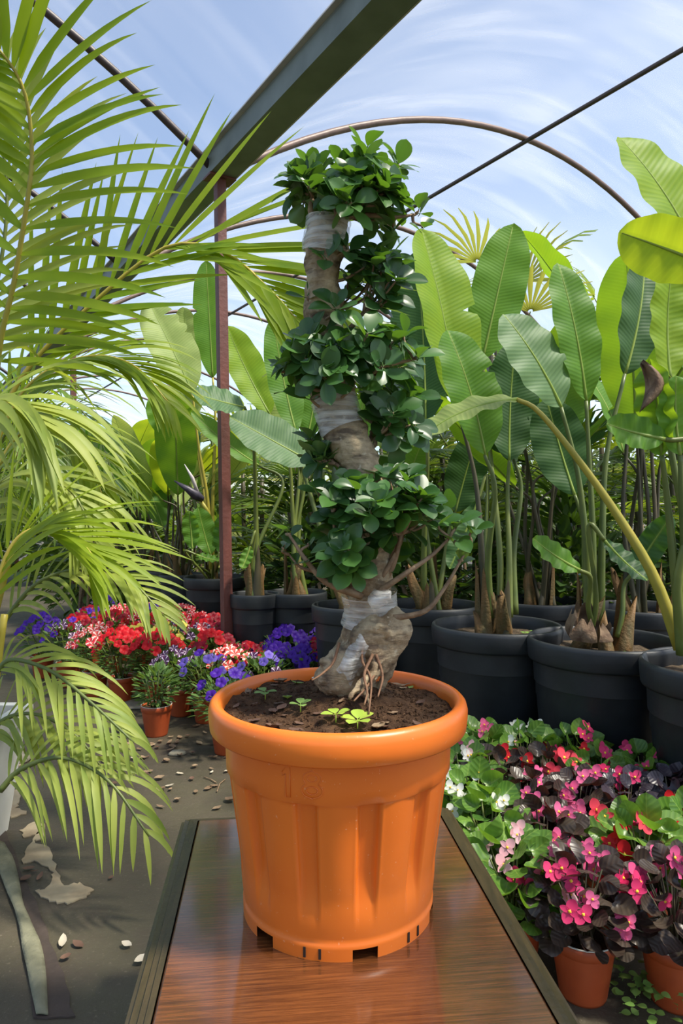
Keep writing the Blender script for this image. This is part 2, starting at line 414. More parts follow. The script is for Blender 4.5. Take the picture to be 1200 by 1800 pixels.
def film(bay, name, label):
    v, f = [], []; ns, na = 26, 44; A0, A1 = -8, 16
    for j in range(na+1):
        a = A0+(A1-A0)*j/na
        for i in range(ns+1):
            s = bay*SPAN + SPAN*i/ns; u = SPAN*i/ns
            z = Z0+.035+RISE*(1-((u-SPAN/2)/(SPAN/2))**2) + .012*math.sin(a*7+s*2)*math.sin(PI*i/ns)
            v.append(G(s, a, z))
    for j in range(na):
        for i in range(ns):
            q = j*(ns+1)+i; f.append((q, q+1, q+ns+2, q+ns+1))
    # own frame turned to the greenhouse axis, so that wrinkles follow the bay
    rz = math.atan2(BX.y, BX.x); T = Matrix.Translation(O0) @ Matrix.Rotation(rz, 4, 'Z'); Ti = T.inverted()
    m = mesh(name, [Ti @ Vector(p) for p in v], f, M['film_clear' if bay == -1 else 'film'])
    o = link(name, m, None, T); st(o, label); return o
film(0, 'ceiling', 'wrinkled clear plastic film arched over the main bay')
film(-1, 'ceiling', 'clear plastic film arched over the bay left of the gutter')
film(1, 'ceiling', 'clear plastic film over the bay behind the bird of paradise row')
for i, s in enumerate((0, SPAN, -SPAN)):
    pr = [(-.070, .10), (-.070, -.012), (.070, -.012), (.070, .10), (.062, .10), (.062, 0), (-.062, 0), (-.062, .10)]
    a0 = -7 if i == 0 else -5
    g = empty('gutter_beam', G(s, 0, Z0), None, None); st(g, ['grey steel gutter beam on top of the rust-red post', 'grey steel gutter beam behind the bird of paradise row', 'far grey gutter beam at the left'][i])
    vv, ff = extr(pr, G(s, a0, Z0), G(s, 15, Z0)); ob('channel', vv, ff, M['beam'], g, smooth=False)
    for sg in (-1, 1):
        vv, ff = extr([(sg*.070, .10), (sg*.092, .104), (sg*.092, .112), (sg*.070, .112)][::sg], G(s, a0, Z0), G(s, 15, Z0)); ob('lip', vv, ff, M['beam_edge'], g, smooth=False)
    vv, ff = extr([(.072, -.012), (.080, -.012), (.080, .04), (.072, .04)], G(s, a0, Z0), G(s, 15, Z0)); ob('fastening_strip', vv, ff, M['beam_edge'], g, smooth=False)
def post(s, a, label, lean=0.0):
    b = G(s, a); g = empty('steel_post', b); st(g, label)
    r = .026; top = G(s, a, Z0-.012); bot = b + Vector((lean, 0, 0))
    v, f = [], []
    for p in (bot, top):
        for k in range(16):                                     # rounded square hollow section
            q = 2*PI*k/16; c, sn = math.cos(q), math.sin(q); m_ = max(abs(c), abs(sn)); e = .88
            x, y = r*(c/m_*e+c*(1-e)), r*(sn/m_*e+sn*(1-e)); v.append(p+BX*x+AX*y)
    f = [(k, (k+1) % 16, 16+(k+1) % 16, 16+k) for k in range(16)]
    ob('shaft', v, f, M['post'], g, smooth=False)
    vv, ff = box((top.x, top.y, top.z-.006), (.15, .10, .012), math.atan2(BX.y, BX.x)); ob('top_plate', vv, ff, M['post'], g, smooth=False)
    vv, ff = box((bot.x, bot.y, .006), (.14, .14, .012), math.atan2(BX.y, BX.x)); ob('base_plate', vv, ff, M['post'], g, smooth=False)
post(0, 0, 'rust-red square steel post rising from the petunias to the gutter', .045)
post(0, 3.6, 'second rust-red steel post, farther off behind the left palm', .03)
post(0, 7.2, 'farthest rust-red steel post under the gutter')
post(SPAN, 0, 'rust-red steel post hidden behind the tall leaves')
for k in range(-1, 8):
    for bay in (0, -1):
        a = 1.75*k
        if bay == -1 and k > 5: continue
        pts = [G(bay*SPAN+SPAN*i/28, a, Z0+RISE*(1-((i/28-.5)*2)**2)) for i in range(29)]
        vv, ff = tube(pts, .021, 10)
        o = ob('roof_hoop', vv, ff, M['hoop'] if bay == 0 else M['pipe'])
        st(o, ('arched brown pipe hoop of the main bay' if bay == 0 else 'arched dark pipe hoop of the left bay')+(', nearest' if k == -1 else ', the one meeting the near post' if k == 0 else ', number %d behind the near post' % k))
for bay in (0, -1):
    vv, ff = tube([G(bay*SPAN+SPAN/2-.1, a, Z0+RISE-.03) for a in np.linspace(-7, 15, 12)], .016, 8)
    st(ob('ridge_pipe', vv, ff, M['pipe']), 'thin dark pipe running along under the ridge of the %s bay' % ('main' if bay == 0 else 'left'))

# ------------------------------------------------------------------ leaf prototypes
def ficus_leaf(curl, fold):
    v, f = [], []; n = 8
    for i in range(n+1):
        t = i/n
        wd = .30*math.sin(PI*min(1, t**1.25))**.62*(1-.10*(1-t)) if 0 < t < 1 else 0.0
        if t < .12: wd *= t/.12*.7
        for s in (-1, -.5, 0, .5, 1):
            y = .14+.86*t; x = wd*s
            v.append((x, y, fold*abs(x)-curl*t*t))
    for i in range(n):
        for k in range(4):
            f.append((i*5+k, i*5+k+1, (i+1)*5+k+1, (i+1)*5+k))
    b = len(v)                                                   # short leaf stalk
    for y in (0, .16):
        for k in range(3): v.append((.022*math.cos(k*2.09), y, .022*math.sin(k*2.09)))
    f += [(b, b+1, b+4, b+3), (b+1, b+2, b+5, b+4), (b+2, b, b+3, b+5)]
    return v, f
FL = [ficus_leaf(c, fo) for c in (.02, .12, .22) for fo in (.12, .4)]
FLM = [mesh('ficus_leaf', v, f, M['ficus']) for v, f in FL]

def leaflet(A, fold=.5, n=9):
    v, f = [], []; y = z = 0.0
    for i in range(n+1):
        t = i/n; an = -A*t**1.3
        wd = .5*min(1, (t/.16))**.6*max(0, 1-((t-.16)/.84 if t > .16 else 0)**2.2)
        if i == 0: wd = .12
        for s in (-1, 0, 1): v.append((s*wd, y, z+(fold*wd*.05 if s else 0)))
        y += math.cos(an)/n; z += math.sin(an)/n
    for i in range(n):
        for k in range(2): f.append((i*3+k, i*3+k+1, (i+1)*3+k+1, (i+1)*3+k))
    return v, f
def leaflet_world(p, d, L, wd, face, g, n=9):
    """narrow leaflet from p along d, bending down under its weight; `face` is its upper side"""
    v, f = [], []; q = Vector(p); face = Vector(face)
    for i in range(n+1):
        t = i/n; dr = (d.normalized()+Vector((0, 0, -1))*g*t**1.4).normalized(); w_ = face.cross(dr)
        if w_.length < .05: w_ = Vector((1, 0, 0)).cross(dr)
        w_.normalize(); nn = dr.cross(w_)
        h = .5*wd*min(1, (t/.18))**.7*(1-max(0, (t-.18)/.82)**2.6) if i else .12*wd
        v += [q-w_*h+nn*h*.22, q.copy(), q+w_*h+nn*h*.22]; q = q+dr*(L/n)
    for i in range(n):
        for k in range(2): f.append((i*3+k, i*3+k+1, (i+1)*3+k+1, (i+1)*3+k))
    return v, f
LFA = [.1, .4, .8, 1.2, 1.6]
LF = [leaflet(a) for a in LFA]
LFM = {}
def leaflet_mesh(k, mat):
    if (k, mat) not in LFM: LFM[(k, mat)] = mesh('leaflet', LF[k][0], LF[k][1], M[mat])
    return LFM[(k, mat)]

# ------------------------------------------------------------------ palms
class Palm:
    def __init__(s, loc, label, cat='palm', name='areca_palm'):
        s.root = empty(name, loc, label, cat); s.rest = {}; s.count = 0
    def frond(s, ctrl, ln, wd, n, up, mat='palm', droop=2, single=True, ang=60, start=.16, side=None, lift=.25, rr=.007, gl=None, sidelen=(1, 1)):
        """ctrl: world points base->tip; leaflets on both sides in the plane across `up`"""
        pts = [Vector(p) for p in spline(ctrl, 24)]
        vv, ff = tube(pts, [rr*(1-.8*i/24)+.0012 for i in range(25)], 6)
        fr = ob('frond', vv, ff, M['stalk_y' if mat == 'palm' else 'stalk'], s.root)
        upv = Vector(up).normalized()
        for i in range(n):
            t = start+(1-start)*(i+.5)/n; u = t*24; j = min(int(u), 23)
            p = pts[j].lerp(pts[j+1], u-j); d = (pts[min(j+2, 24)]-pts[max(j-1, 0)]).normalized()
            sd_ = d.cross(upv)
            if sd_.length < .05: sd_ = d.cross(Vector((0, .3, 1)))
            sd_.normalize(); nn = sd_.cross(d)
            for sg in ((-1, 1) if side is None else (side,)):
                a = math.radians(ang*(1-.55*t)+U(-6, 6))
                dr = d*math.cos(a)+sd_*(sg*math.sin(a))+nn*(lift+U(-.08, .08))
                L = ln*(.55+.45*math.sin(PI*min(1, .18+.75*t)))*U(.88, 1.08)*(1-.35*max(0, t-.75)/.25)
                L *= sidelen[0] if sg < 0 else sidelen[1]
                fc = nn+Vector((U(-.25, .25), U(-.25, .25), U(-.1, .2))) if gl is None else Vector(gl)+nn*.5
                vv, ff = leaflet_world(p, dr, L, wd*U(.85, 1.15), fc, max(.05, droop*U(.75, 1.25)))
                if single and s.count < 300:
                    s.count += 1; ob('leaflet', vv, ff, M[mat], fr)
                else: s.rest.setdefault(mat, []).append((vv, ff, None))
        return fr
    def done(s):
        for mat, it in s.rest.items(): tag(joined('leaflets', it, M[mat], s.root), kind='stuff')
    def cane(s, pts, r, mat='stalk_y'):
        pp = spline(pts, 14)
        vv, ff = tube(pp, [r*(1.25-.45*i/14) for i in range(15)], 10, wob=lambda t, a: 1+.05*(math.sin(t*40) > .92)); ob('cane', vv, ff, M[mat], s.root)

pb = Vector((-1.18, 2.0, 0))
pl = Palm((pb.x, pb.y, .36), 'large areca palm with arching yellow-green fronds in the left foreground')
# upper frond: nearly upright rachis at the left edge
pl.frond([P(-20, 800, 1.72), P(0, 605, 1.66), P(24, 500, 1.62), P(50, 340, 1.56), P(56, 262, 1.54), P(44, 165, 1.50), P(5, 95, 1.46), P(-60, 40, 1.42)],
         .37, .027, 25, (0.1, -1, .15), 'palm', .42, True, 84, .10, lift=.05, gl=(0, -.8, .55), sidelen=(.75, 1))
# frond behind it, leaflets pointing up to the right
pl.frond([P(-30, 800, 2.0), P(40, 660, 2.0), P(150, 545, 2.0), P(290, 435, 2.0), P(395, 445, 1.98), P(470, 505, 1.95), P(520, 560, 1.92)],
         .56, .024, 30, (0, -1, .35), 'palm', .12, True, 44, .18, lift=.06, sidelen=(1.0, .62), gl=(0, -.8, .5))
# drooping ones
pl.frond([P(0, 1390, 1.72), P(38, 1352, 1.72), P(110, 1332, 1.70), P(190, 1372, 1.66), P(262, 1470, 1.62)], .25, .0145, 15, (0, -.6, .8), 'palm2', 2.2, True, 62, .08, lift=.0)
pl.frond([P(-12, 1190, 1.80), P(20, 1160, 1.80), P(90, 1180, 1.76), P(160, 1235, 1.72), P(235, 1305, 1.68)], .23, .0135, 18, (0, -.6, .8), 'palm2', 1.9, True, 52, .06, lift=.0)
pl.frond([P(-20, 1130, 1.95), P(60, 1030, 1.95), P(150, 1000, 1.93), P(225, 1018, 1.90), P(290, 1085, 1.87)], .22, .014, 22, (0, -.6, .8), 'palm2', .9, True, 52, .1, lift=.1)
pl.frond([P(-90, 800, 1.55), P(-50, 730, 1.55), P(0, 700, 1.55), P(50, 720, 1.54), P(90, 765, 1.52)], .34, .022, 17, (0, -.5, .8), 'palm2', 1.7, True, 52, .02, lift=.1)
pl.frond([P(-40, 860, 2.15), P(40, 690, 2.15), P(140, 630, 2.15), P(230, 640, 2.12), P(300, 712, 2.1)], .32, .018, 34, (0, -.6, .8), 'palm', .8, True, 46, .15, lift=.05)
pl.frond([P(-40, 900, 2.3), P(20, 780, 2.3), P(80, 740, 2.3), P(150, 800, 2.28), P(190, 900, 2.25)], .34, .016, 26, (0, -.5, 1), 'palm', 1.2, False, 50, .1)
pl.frond([P(-30, 1130, 1.8), P(10, 980, 1.8), P(60, 930, 1.8), P(130, 945, 1.78), P(170, 985, 1.76)], .34, .018, 24, (0, -.6, 1), 'palm', .5, False, 46, .1, lift=.1)
pl.frond([P(-60, 700, 1.9), P(-20, 560, 1.9), P(10, 400, 1.88), P(5, 260, 1.86), P(-40, 150, 1.84)], .42, .022, 26, (.2, -1, .2), 'palm2', .6, False, 55, .12, lift=.1)
pl.frond([P(-40, 1330, 1.9), P(0, 1270, 1.9), P(60, 1255, 1.88), P(130, 1290, 1.86), P(180, 1350, 1.84)], .26, .016, 16, (0, -.6, 1), 'palm2', 1.4, False, 55, .1, lift=.1)
pl.frond([P(-60, 980, 2.0), P(-10, 860, 2.0), P(60, 830, 2.0), P(130, 870, 1.98), P(170, 960, 1.95)], .34, .017, 22, (0, -.6, 1), 'palm2', 1.5, False, 50, .05, lift=.05)
for (x0, y0, x1, y1, Y) in ((-40, 1420, 8, 1080, 1.9), (-60, 1420, 22, 960, 2.0), (-70, 1420, -25, 800, 1.95), (-90, 1420, -40, 800, 1.8)):
    pl.cane([(P(x0, 0, Y).x-.1, Y+.05, .34), P(x0+18, (y0+y1)/2, Y), P(x1, y1, Y)], .012)
pl.done()
# white square planter carrying the palm, cut by the left edge of the picture
wp = empty('white_planter', (pb.x-.02, pb.y, 0), 'white square plastic planter at the left edge under the areca palm', 'planter')
def sqring(h, z): return [(pb.x-.02+sx*h, pb.y+sy*h, z) for sx, sy in ((-1, -1), (1, -1), (1, 1), (-1, 1))]
vv = sqring(.15, 0)+sqring(.19, .34)+sqring(.175, .34)+sqring(.165, .28); ff = [(3, 2, 1, 0)]
for q in range(3): ff += [(q*4+k, q*4+(k+1) % 4, q*4+4+(k+1) % 4, q*4+4+k) for k in range(4)]
ob('body', vv, ff, M['whiteplastic'], wp, smooth=False)
vv = sqring(.205, .34)+sqring(.205, .385)+sqring(.17, .385)+sqring(.17, .34); ff = []
for q in range(4): ff += [(q*4+k, q*4+(k+1) % 4, (q*4+4+(k+1) % 4) % 16, (q*4+4+k) % 16) for k in range(4)]
ob('rim', vv, ff, M['whiteplastic'], wp, smooth=False)
vv = sqring(.17, .345); ob('soil', vv, [(0, 1, 2, 3)], M['soil'], wp, smooth=False)

def far_palm(loc, h, nf, label, mat='palm_far', ln=.38, rad=.9, seed=1):
    rr = random.Random(seed); q = Palm(loc, label)
    L = Vector(loc)
    for i in range(nf):
        a = 2*PI*i/nf*2.4+rr.uniform(-.3, .3); hh = h*rr.uniform(.55, 1.0); r = rad*rr.uniform(.6, 1.05)
        d = Vector((math.cos(a), math.sin(a), 0))
        q.frond([L+d*.05, L+d*(r*.25)+Vector((0, 0, hh*.7)), L+d*(r*.65)+Vector((0, 0, hh)), L+d*r+Vector((0, 0, hh*.86)), L+d*(r*1.2)+Vector((0, 0, hh*.62))],
                ln, .022, 22, (0, -.3, 1), mat, .8, False, 52, .35, lift=.12, rr=.009)
    q.done()
far_palm((-2.35, 4.3, 0), 2.0, 11, 'areca palm behind the foreground palm, half hidden by its fronds', seed=3)
far_palm((-3.6, 6.4, 0), 2.1, 10, 'farther areca palm at the left edge beyond the second post', seed=5, rad=1.0)
far_palm((-3.2, 8.6, 0), 2.3, 9, 'distant areca palm left of the far steel posts', seed=9, rad=1.0)

# ------------------------------------------------------------------ wooden table with the potted ficus
TZ = .385; TR = math.radians(6.0); TC = Vector((-.012, 1.09, 0))
def tl(x, y, z): c, s = math.cos(TR), math.sin(TR); return Vector((TC.x+x*c-y*s, TC.y+x*s+y*c, z))
tb = empty('wooden_table', (TC.x, TC.y, 0), 'low varnished brown wooden table under the orange pot', 'table', rz=TR)
TW, TL_ = .486, .60
def tring(h, l, z): return [tl(sx*h, sy*l, z) for sx, sy in ((-1, -1), (1, -1), (1, 1), (-1, 1))]
def ringstack(rs, cap=True):
    v = [p for r in rs for p in r]; f = []
    for q in range(len(rs)-1): f += [(q*4+k, q*4+(k+1) % 4, q*4+4+(k+1) % 4, q*4+4+k) for k in range(4)]
    if cap: f += [(3, 2, 1, 0), tuple(len(v)-4+k for k in range(4))]
    return v, f
vv, ff = ringstack([tring(TW/2-.002, TL_/2-.002, TZ-.022), tring(TW/2, TL_/2, TZ-.003), tring(TW/2-.003, TL_/2-.003, TZ)])
c0 = Vector((TC.x, TC.y, TZ)); me = mesh('tabletop', [Matrix.Rotation(-TR, 4, 'Z') @ (p-c0) for p in vv], ff, M['wood'], smooth=False)
link('tabletop', me, tb, Matrix.Translation(c0) @ Matrix.Rotation(TR, 4, 'Z'))
prof = [(.002, -.002), (.010, -.002), (.011, -.006), (.019, -.006), (.021, -.011), (.030, -.012), (.032, -.018), (.038, -.020), (.040, -.030), (.030, -.038), (.006, -.040)]
vv, ff = ringstack([tring(TW/2+a, TL_/2+a, TZ+b) for a, b in prof]); ff = ff[:-2]
ob('edge_moulding', vv, ff, M['moulding'], tb, smooth=False)
vv, ff = ringstack([tring(TW/2-.03, TL_/2-.03, TZ-.10), tring(TW/2-.03, TL_/2-.03, TZ-.022)]); ob('apron', vv, ff, M['wood'], tb, smooth=False)
for sx in (-1, 1):
    for sy in (-1, 1):
        p = tl(sx*(TW/2-.045), sy*(TL_/2-.045), 0)
        vv, ff = lathe([(.0, 0), (.014, 0), (.018, .03), (.015, .06), (.022, .14), (.026, .20), (.019, .235), (.026, .25), (.026, .30), (0, .30)], 14, p)
        ob('leg', vv, ff, M['wood'], tb)

PC = Vector(((594-600)/F*1.08, 1.08, TZ)); H0 = 1-.288-TZ        # pot axis, height above table
pf = empty('potted_ficus', PC, 'tall curving ficus bonsai with clouds of glossy leaves in a ribbed orange pot', 'potted tree')
ZR0 = 1-.333-TZ                                                  # lower edge of the rim
ZB = ZR0-.058                                                    # lower edge of the smooth band
NF = 12
def pot_r(z, a):
    t = (z-.02)/(ZB-.02); r = .1465+.0275*max(0, min(1, t))
    if z <= ZB:
        fl = math.cos(NF*(a+PI/2)); sh = max(0, min(1, (fl+.66)/.30)); sh = sh*sh*(3-2*sh)
        env = max(0, min(1, (ZB-z)/.004))*max(0, min(1, (z-.04)/.085)); env = env*env*(3-2*env)
        r -= .0030*min(1, env*2)+.0115*env*(1-sh)-.0022*env*max(0, fl)
    else: r = .1745+.002*(z-ZB)/(ZR0-ZB)
    return r
seg = 360
zs = [0, .006, .016, .022, .024] + [.024+(ZB-.016-.024)*i/26 for i in range(1, 27)] + [ZB-.013, ZB-.010, ZB-.007, ZB-.004, ZB-.001, ZB+.001, ZB+.02, ZR0+.004]
v, f = [], []
notch = lambda a: abs(((math.degrees(a)+90-15+30) % 60)-30) < 6.8    # angle measured from the side facing the lens
for i, z in enumerate(zs):
    for k in range(seg):
        a = 2*PI*k/seg; r = pot_r(z, a)
        if z < .0225: r = .1480+.0007*z/.02
        v.append((PC.x+r*math.cos(a), PC.y+r*math.sin(a), TZ+z))
for i in range(len(zs)-1):
    for k in range(seg):
        if i < 2 and notch(2*PI*(k+.5)/seg): continue
        f.append((i*seg+k, i*seg+(k+1) % seg, (i+1)*seg+(k+1) % seg, (i+1)*seg+k))
pot = ob('pot', v, f, M['orange'], pf); pot['label'] = 'ribbed orange plastic pot'
vv, ff = lathe([(.1455, .017), (.001, .017)], 96, PC); ob('pot_bottom', vv, ff, M['orange'], pot)
vv, ff = lathe([(.1745, ZR0+.004), (.192, ZR0+.001), (.1965, ZR0), (.1995, ZR0+.003), (.2015, ZR0+.018), (.2018, ZR0+.030), (.1995, H0-.006), (.195, H0-.001), (.190, H0), (.184, H0-.003), (.180, H0-.012), (.178, H0-.05)], 144, PC)
ob('rim', vv, ff, M['orange'], pot)
for a0 in (-13.6, 46.7):
    for da in (-4.2, 4.2):
        a = math.radians(a0+da-90); r = .1483
        vv, ff = box((PC.x+r*math.cos(a), PC.y+r*math.sin(a), TZ+.0105), (.003, .0035, .014), a); ob('drain_slot', vv, ff, M['dark'], pot, smooth=False)
# the moulded figures 18 in outline on the smooth band
def onpot(u, z):                                                 # u metres along the wall, + to the right seen from the front
    r = .1758; a = u/r-PI/2; return Vector((PC.x+r*math.cos(a), PC.y+r*math.sin(a), TZ+z))
zc = (ZB+ZR0)/2-.001; hg = .020
one = [(-.071+dx, zc+dz) for dx, dz in ((-.006, hg-.007), (-.001, hg), (.006, hg), (.006, -hg), (-.001, -hg), (-.001, hg-.009), (-.006, hg-.012), (-.006, hg-.007))]
def circ(cu, cz, ru, rz_, n=28): return [(cu+ru*math.cos(2*PI*i/n), cz+rz_*math.sin(2*PI*i/n)) for i in range(n+1)]
cu = -.034
e8 = []
for i in range(49):
    q = 2*PI*i/48; z = math.sin(q)*hg; up = z > .001
    wdt = .0125 if up else .0145
    c_ = .0085 if up else -.0078
    rr_ = .0090 if up else .0098
    dz = abs((z-c_)/rr_); x = wdt*math.sqrt(max(0, 1-dz*dz)) if dz < 1 else 0
    x = max(x, .0065 if abs(z) < .006 else 0)
    e8.append((cu+math.copysign(x, math.cos(q)), zc+z))
for nm, loops in (('numeral_one', [one]), ('numeral_eight', [e8, circ(cu, zc+.0085, .0066, .0044), circ(cu, zc-.0078, .0078, .0052)])):
    items = []
    for lp in loops:
        vv, ff = tube([onpot(*q) for q in lp], .00075, 6); items.append((vv, ff, None))
    joined(nm, items, M['orange'], pot)

# soil
def soil_h(x, y):
    p = Vector((x*34, y*34, 3.1)); return .006*noise.noise(p*.45)+.0045*noise.noise(p)+.002*noise.noise(p*2.7)
SZ = H0-.016
def soil_z(x, y):
    d = math.hypot(x-.02, y-.02); return TZ+SZ+soil_h(x, y)*1.2+.022*math.exp(-(d/.07)**2)-.004*(math.hypot(x, y)/.18)**4
v, f = [], []; nr, na = 44, 120
for i in range(nr+1):
    for k in range(na):
        r = .1795*i/nr+.0001; a = 2*PI*k/na; x, y = r*math.cos(a), r*math.sin(a); v.append((PC.x+x, PC.y+y, soil_z(x, y)))
for i in range(nr):
    for k in range(na): f.append((i*na+k, i*na+(k+1) % na, (i+1)*na+(k+1) % na, (i+1)*na+k))
tag(ob('soil', v, f, M['soil'], pf), kind='stuff')
items = []
for i in range(900):                                             # crumbs
    r = .172*math.sqrt(R.random()); a = U(0, 2*PI); x, y = r*math.cos(a), r*math.sin(a); s = U(.0015, .0042)
    vv = [(0, 0, 1), (1, 0, 0), (-.3, .9, .1), (-.5, -.8, 0), (0, 0, -1)]; ff = [(0, 1, 2), (0, 2, 3), (0, 3, 1), (4, 2, 1), (4, 3, 2), (4, 1, 3)]
    items.append((vv, ff, Matrix.Translation((PC.x+x, PC.y+y, soil_z(x, y)+s*.2)) @ Matrix.Rotation(U(0, 6), 4, 'Z') @ Matrix.Diagonal((s*U(.7, 1.6), s, s*.8, 1))))
tag(joined('soil_crumbs', items, M['soil'], pf, smooth=False), kind='stuff')

# trunk
YT = 1.10
TP = [(608, 1212, 50), (618, 1172, 46), (648, 1122, 46), (652, 1078, 41), (648, 1030, 40), (655, 965, 37), (659, 900, 35), (645, 838, 32), (614, 778, 36),
      (592, 722, 39), (580, 665, 39), (570, 600, 36), (566, 540, 31), (567, 480, 31), (572, 430, 36), (577, 388, 38)]
tps = spline([(x, y, r, YT+.018*math.sin(y*.012)) for x, y, r in TP], 90)
def trunk_at(y):
    q = min(tps, key=lambda s: abs(s[1]-y)); return P(q[0], q[1], q[3]), pxm(q[2], q[3])
items = []
tp3 = [P(q[0], q[1], q[3]) for q in tps]; tr3 = [pxm(q[2], q[3])*(1+.05*math.sin(i*.55)) for i, q in enumerate(tps)]
items.append((*tube(tp3, tr3, 20, wob=lambda t, a: 1+.07*noise.noise(Vector((math.cos(a)*1.3, math.sin(a)*1.3, t*22)))), None))
def blob(x, y, r, Y, sq=(1, 1, 1)):
    p = P(x, y, Y); r = pxm(r, Y); pr = [(r*math.sin(PI*i/10)*sq[0]+1e-5, -r*math.cos(PI*i/10)*sq[2]) for i in range(11)]
    vv, ff = lathe(pr, 16, p); ff += [tuple(range(15, -1, -1)), tuple(160+k for k in range(16))]; return vv, ff, None
items += [blob(688, 1106, 36, 1.085, (1, 1, 1.15)), blob(676, 1128, 34, 1.085), blob(662, 1150, 36, 1.08), blob(644, 1128, 34, 1.075), blob(655, 1110, 34, 1.075), blob(600, 1192, 44, 1.10, (1.1, 1, .8)), blob(612, 1170, 40, 1.09), blob(568, 1163, 10, 1.085),
          blob(560+30, 660, 20, 1.07), blob(603, 440, 12, 1.07)]
for pts, r in (([(655, 1140, 1.05), (660, 1175, 1.04), (632, 1205, 1.02), (612, 1230, 1.0)], 11), ([(690, 1125, 1.08), (668, 1175, 1.06), (640, 1210, 1.03), (650, 1238, 1.0)], 9), ([(690, 1140, 1.10), (683, 1180, 1.10), (668, 1210, 1.10), (668, 1228, 1.10)], 12), ([(655, 1105, 1.05), (672, 1100, 1.045), (688, 1120, 1.05), (676, 1150, 1.06)], 9)):
    pp = spline(pts, 14); items.append((*tube([P(*q) for q in pp], [pxm(r, 1.05)*(1-.5*i/14) for i in range(15)], 8), None))
trunk = joined('trunk', items, M['bark'], pf)
rm = trunk.modifiers.new('remesh', 'REMESH'); rm.mode = 'VOXEL'; rm.voxel_size = .0032; rm.use_smooth_shade = True
sm = trunk.modifiers.new('smooth', 'SMOOTH'); sm.factor = .5; sm.iterations = 14
cl = bpy.data.textures.new('bark_lumps', 'CLOUDS'); cl.noise_scale = .022; cl.noise_depth = 3
dm = trunk.modifiers.new('lumps', 'DISPLACE'); dm.texture = cl; dm.strength = .011; dm.mid_level = .5; dm.texture_coords = 'LOCAL'
# thin aerial roots
for pts in ([(596, 1130, 1.06), (585, 1165, 1.045), (565, 1185, 1.03), (548, 1196, 1.02)], [(655, 1150, 1.04), (640, 1185, 1.02), (645, 1215, 1.0), (640, 1240, .98)], [(668, 1160, 1.05), (650, 1200, 1.02), (622, 1232, .98)],
            [(660, 1150, 1.04), (672, 1188, 1.03), (664, 1225, 1.0)], [(640, 1120, 1.05), (636, 1160, 1.04), (652, 1195, 1.02), (648, 1255, .965)]):
    pp = spline(pts, 14); vv, ff = tube([P(*q) for q in pp], [.0026*(1-.5*i/14) for i in range(15)], 6); ob('aerial_root', vv, ff, M['root'], pf)
# clear film wound round the graft joints
def wrap(y0, y1, label, ex=1.07):
    i0 = min(range(91), key=lambda i: abs(tps[i][1]-y0)); i1 = min(range(91), key=lambda i: abs(tps[i][1]-y1)); i0, i1 = sorted((i0, i1))
    n = 22; pp, rr = [], []
    for j in range(n+1):
        u = i0+(i1-i0)*j/n; a = min(int(u), 89); pp.append(tp3[a].lerp(tp3[a+1], u-a)); rr.append((tr3[a]+(tr3[a+1]-tr3[a])*(u-a))*ex+.001)
    vv, ff = tube(pp, rr, 40, False, wob=lambda t, a: 1+.006*math.sin(t*21+a)+.016*noise.noise(Vector((math.cos(a)*2, math.sin(a)*2, t*9))))
    o = ob('film_wrap', vv, ff, M['tape'], pf); o['label'] = label
wrap(445, 386, 'whitish film wound round the trunk top'); wrap(757, 700, 'clear film wound round the middle trunk')
wrap(1094, 1042, 'torn clear film round the lower trunk', 1.20)
# the strip lying slantwise on the root foot
v, f = [], []
for i in range(13):
    t = i/12
    for k in range(9):
        u = k/8; p = P(590+38*t+26*u+(-14+20*t)*0, 1176-62*t+28*u-12*math.sin(PI*u)*.3+4*math.sin(t*9+k), 1.035+.022*(1-math.sin(PI*u))+.004*noise.noise(Vector((t*5, u*5, 1)))); v.append(p)
for i in range(12):
    for k in range(8): f.append((i*9+k, i*9+k+1, (i+1)*9+k+1, (i+1)*9+k))
o = ob('film_wrap', v, f, M['tape'], pf); o['label'] = 'strip of whitish film slanting over the root foot'
vv, ff = tube([P(657, 1062, 1.04), P(668, 1052, 1.03), P(680, 1046, 1.02), P(686, 1040, 1.015)], [.012, .014, .008, .002], 8, wob=lambda t, a: 1+.3*math.sin(a*3+t*5)); o = ob('film_wrap', vv, ff, M['tape'], pf)

leaves = []                                                      # (matrix, variant)
def rosette(p, d, n, size=.042, spread=(35, 80)):
    d = d.normalized(); u = d.orthogonal().normalized(); b = d.cross(u); a0 = U(0, 6.28)
    for k in range(n):
        a = a0+k*2.399; th = math.radians(spread[0]+(spread[1]-spread[0])*(1-k/n)+U(-8, 8))
        rad = u*math.cos(a)+b*math.sin(a); dr = d*math.cos(th)+rad*math.sin(th)+Vector((0, 0, .12))
        L = size*U(.78, 1.15)*(1 if k < n-1 else .7)
        leaves.append((frame(p-d*(.012*k/n), dr, d*.7+Vector((U(-.3, .3), U(-.95, -.15), U(.1, .7)))-rad*.25, (L*U(.9, 1.12), L, L)), R.randrange(6)))
def twig(p0, p1, r0, r1, up=.25, nm='branch', wig=.006):
    m1 = p0.lerp(p1, .45)+Vector((U(-wig, wig), U(-wig, wig), -up*(p1-p0).length*.3)); m2 = p0.lerp(p1, .75)+Vector((U(-wig, wig), U(-wig, wig), -up*(p1-p0).length*.15))
    pp = spline([p0, m1, m2, p1], 9); vv, ff = tube(pp, [r0+(r1-r0)*i/9 for i in range(10)], 6)
    ob(nm, vv, ff, M['twig'], pf); return Vector(pp[-1]), (Vector(pp[-1])-Vector(pp[-3]))
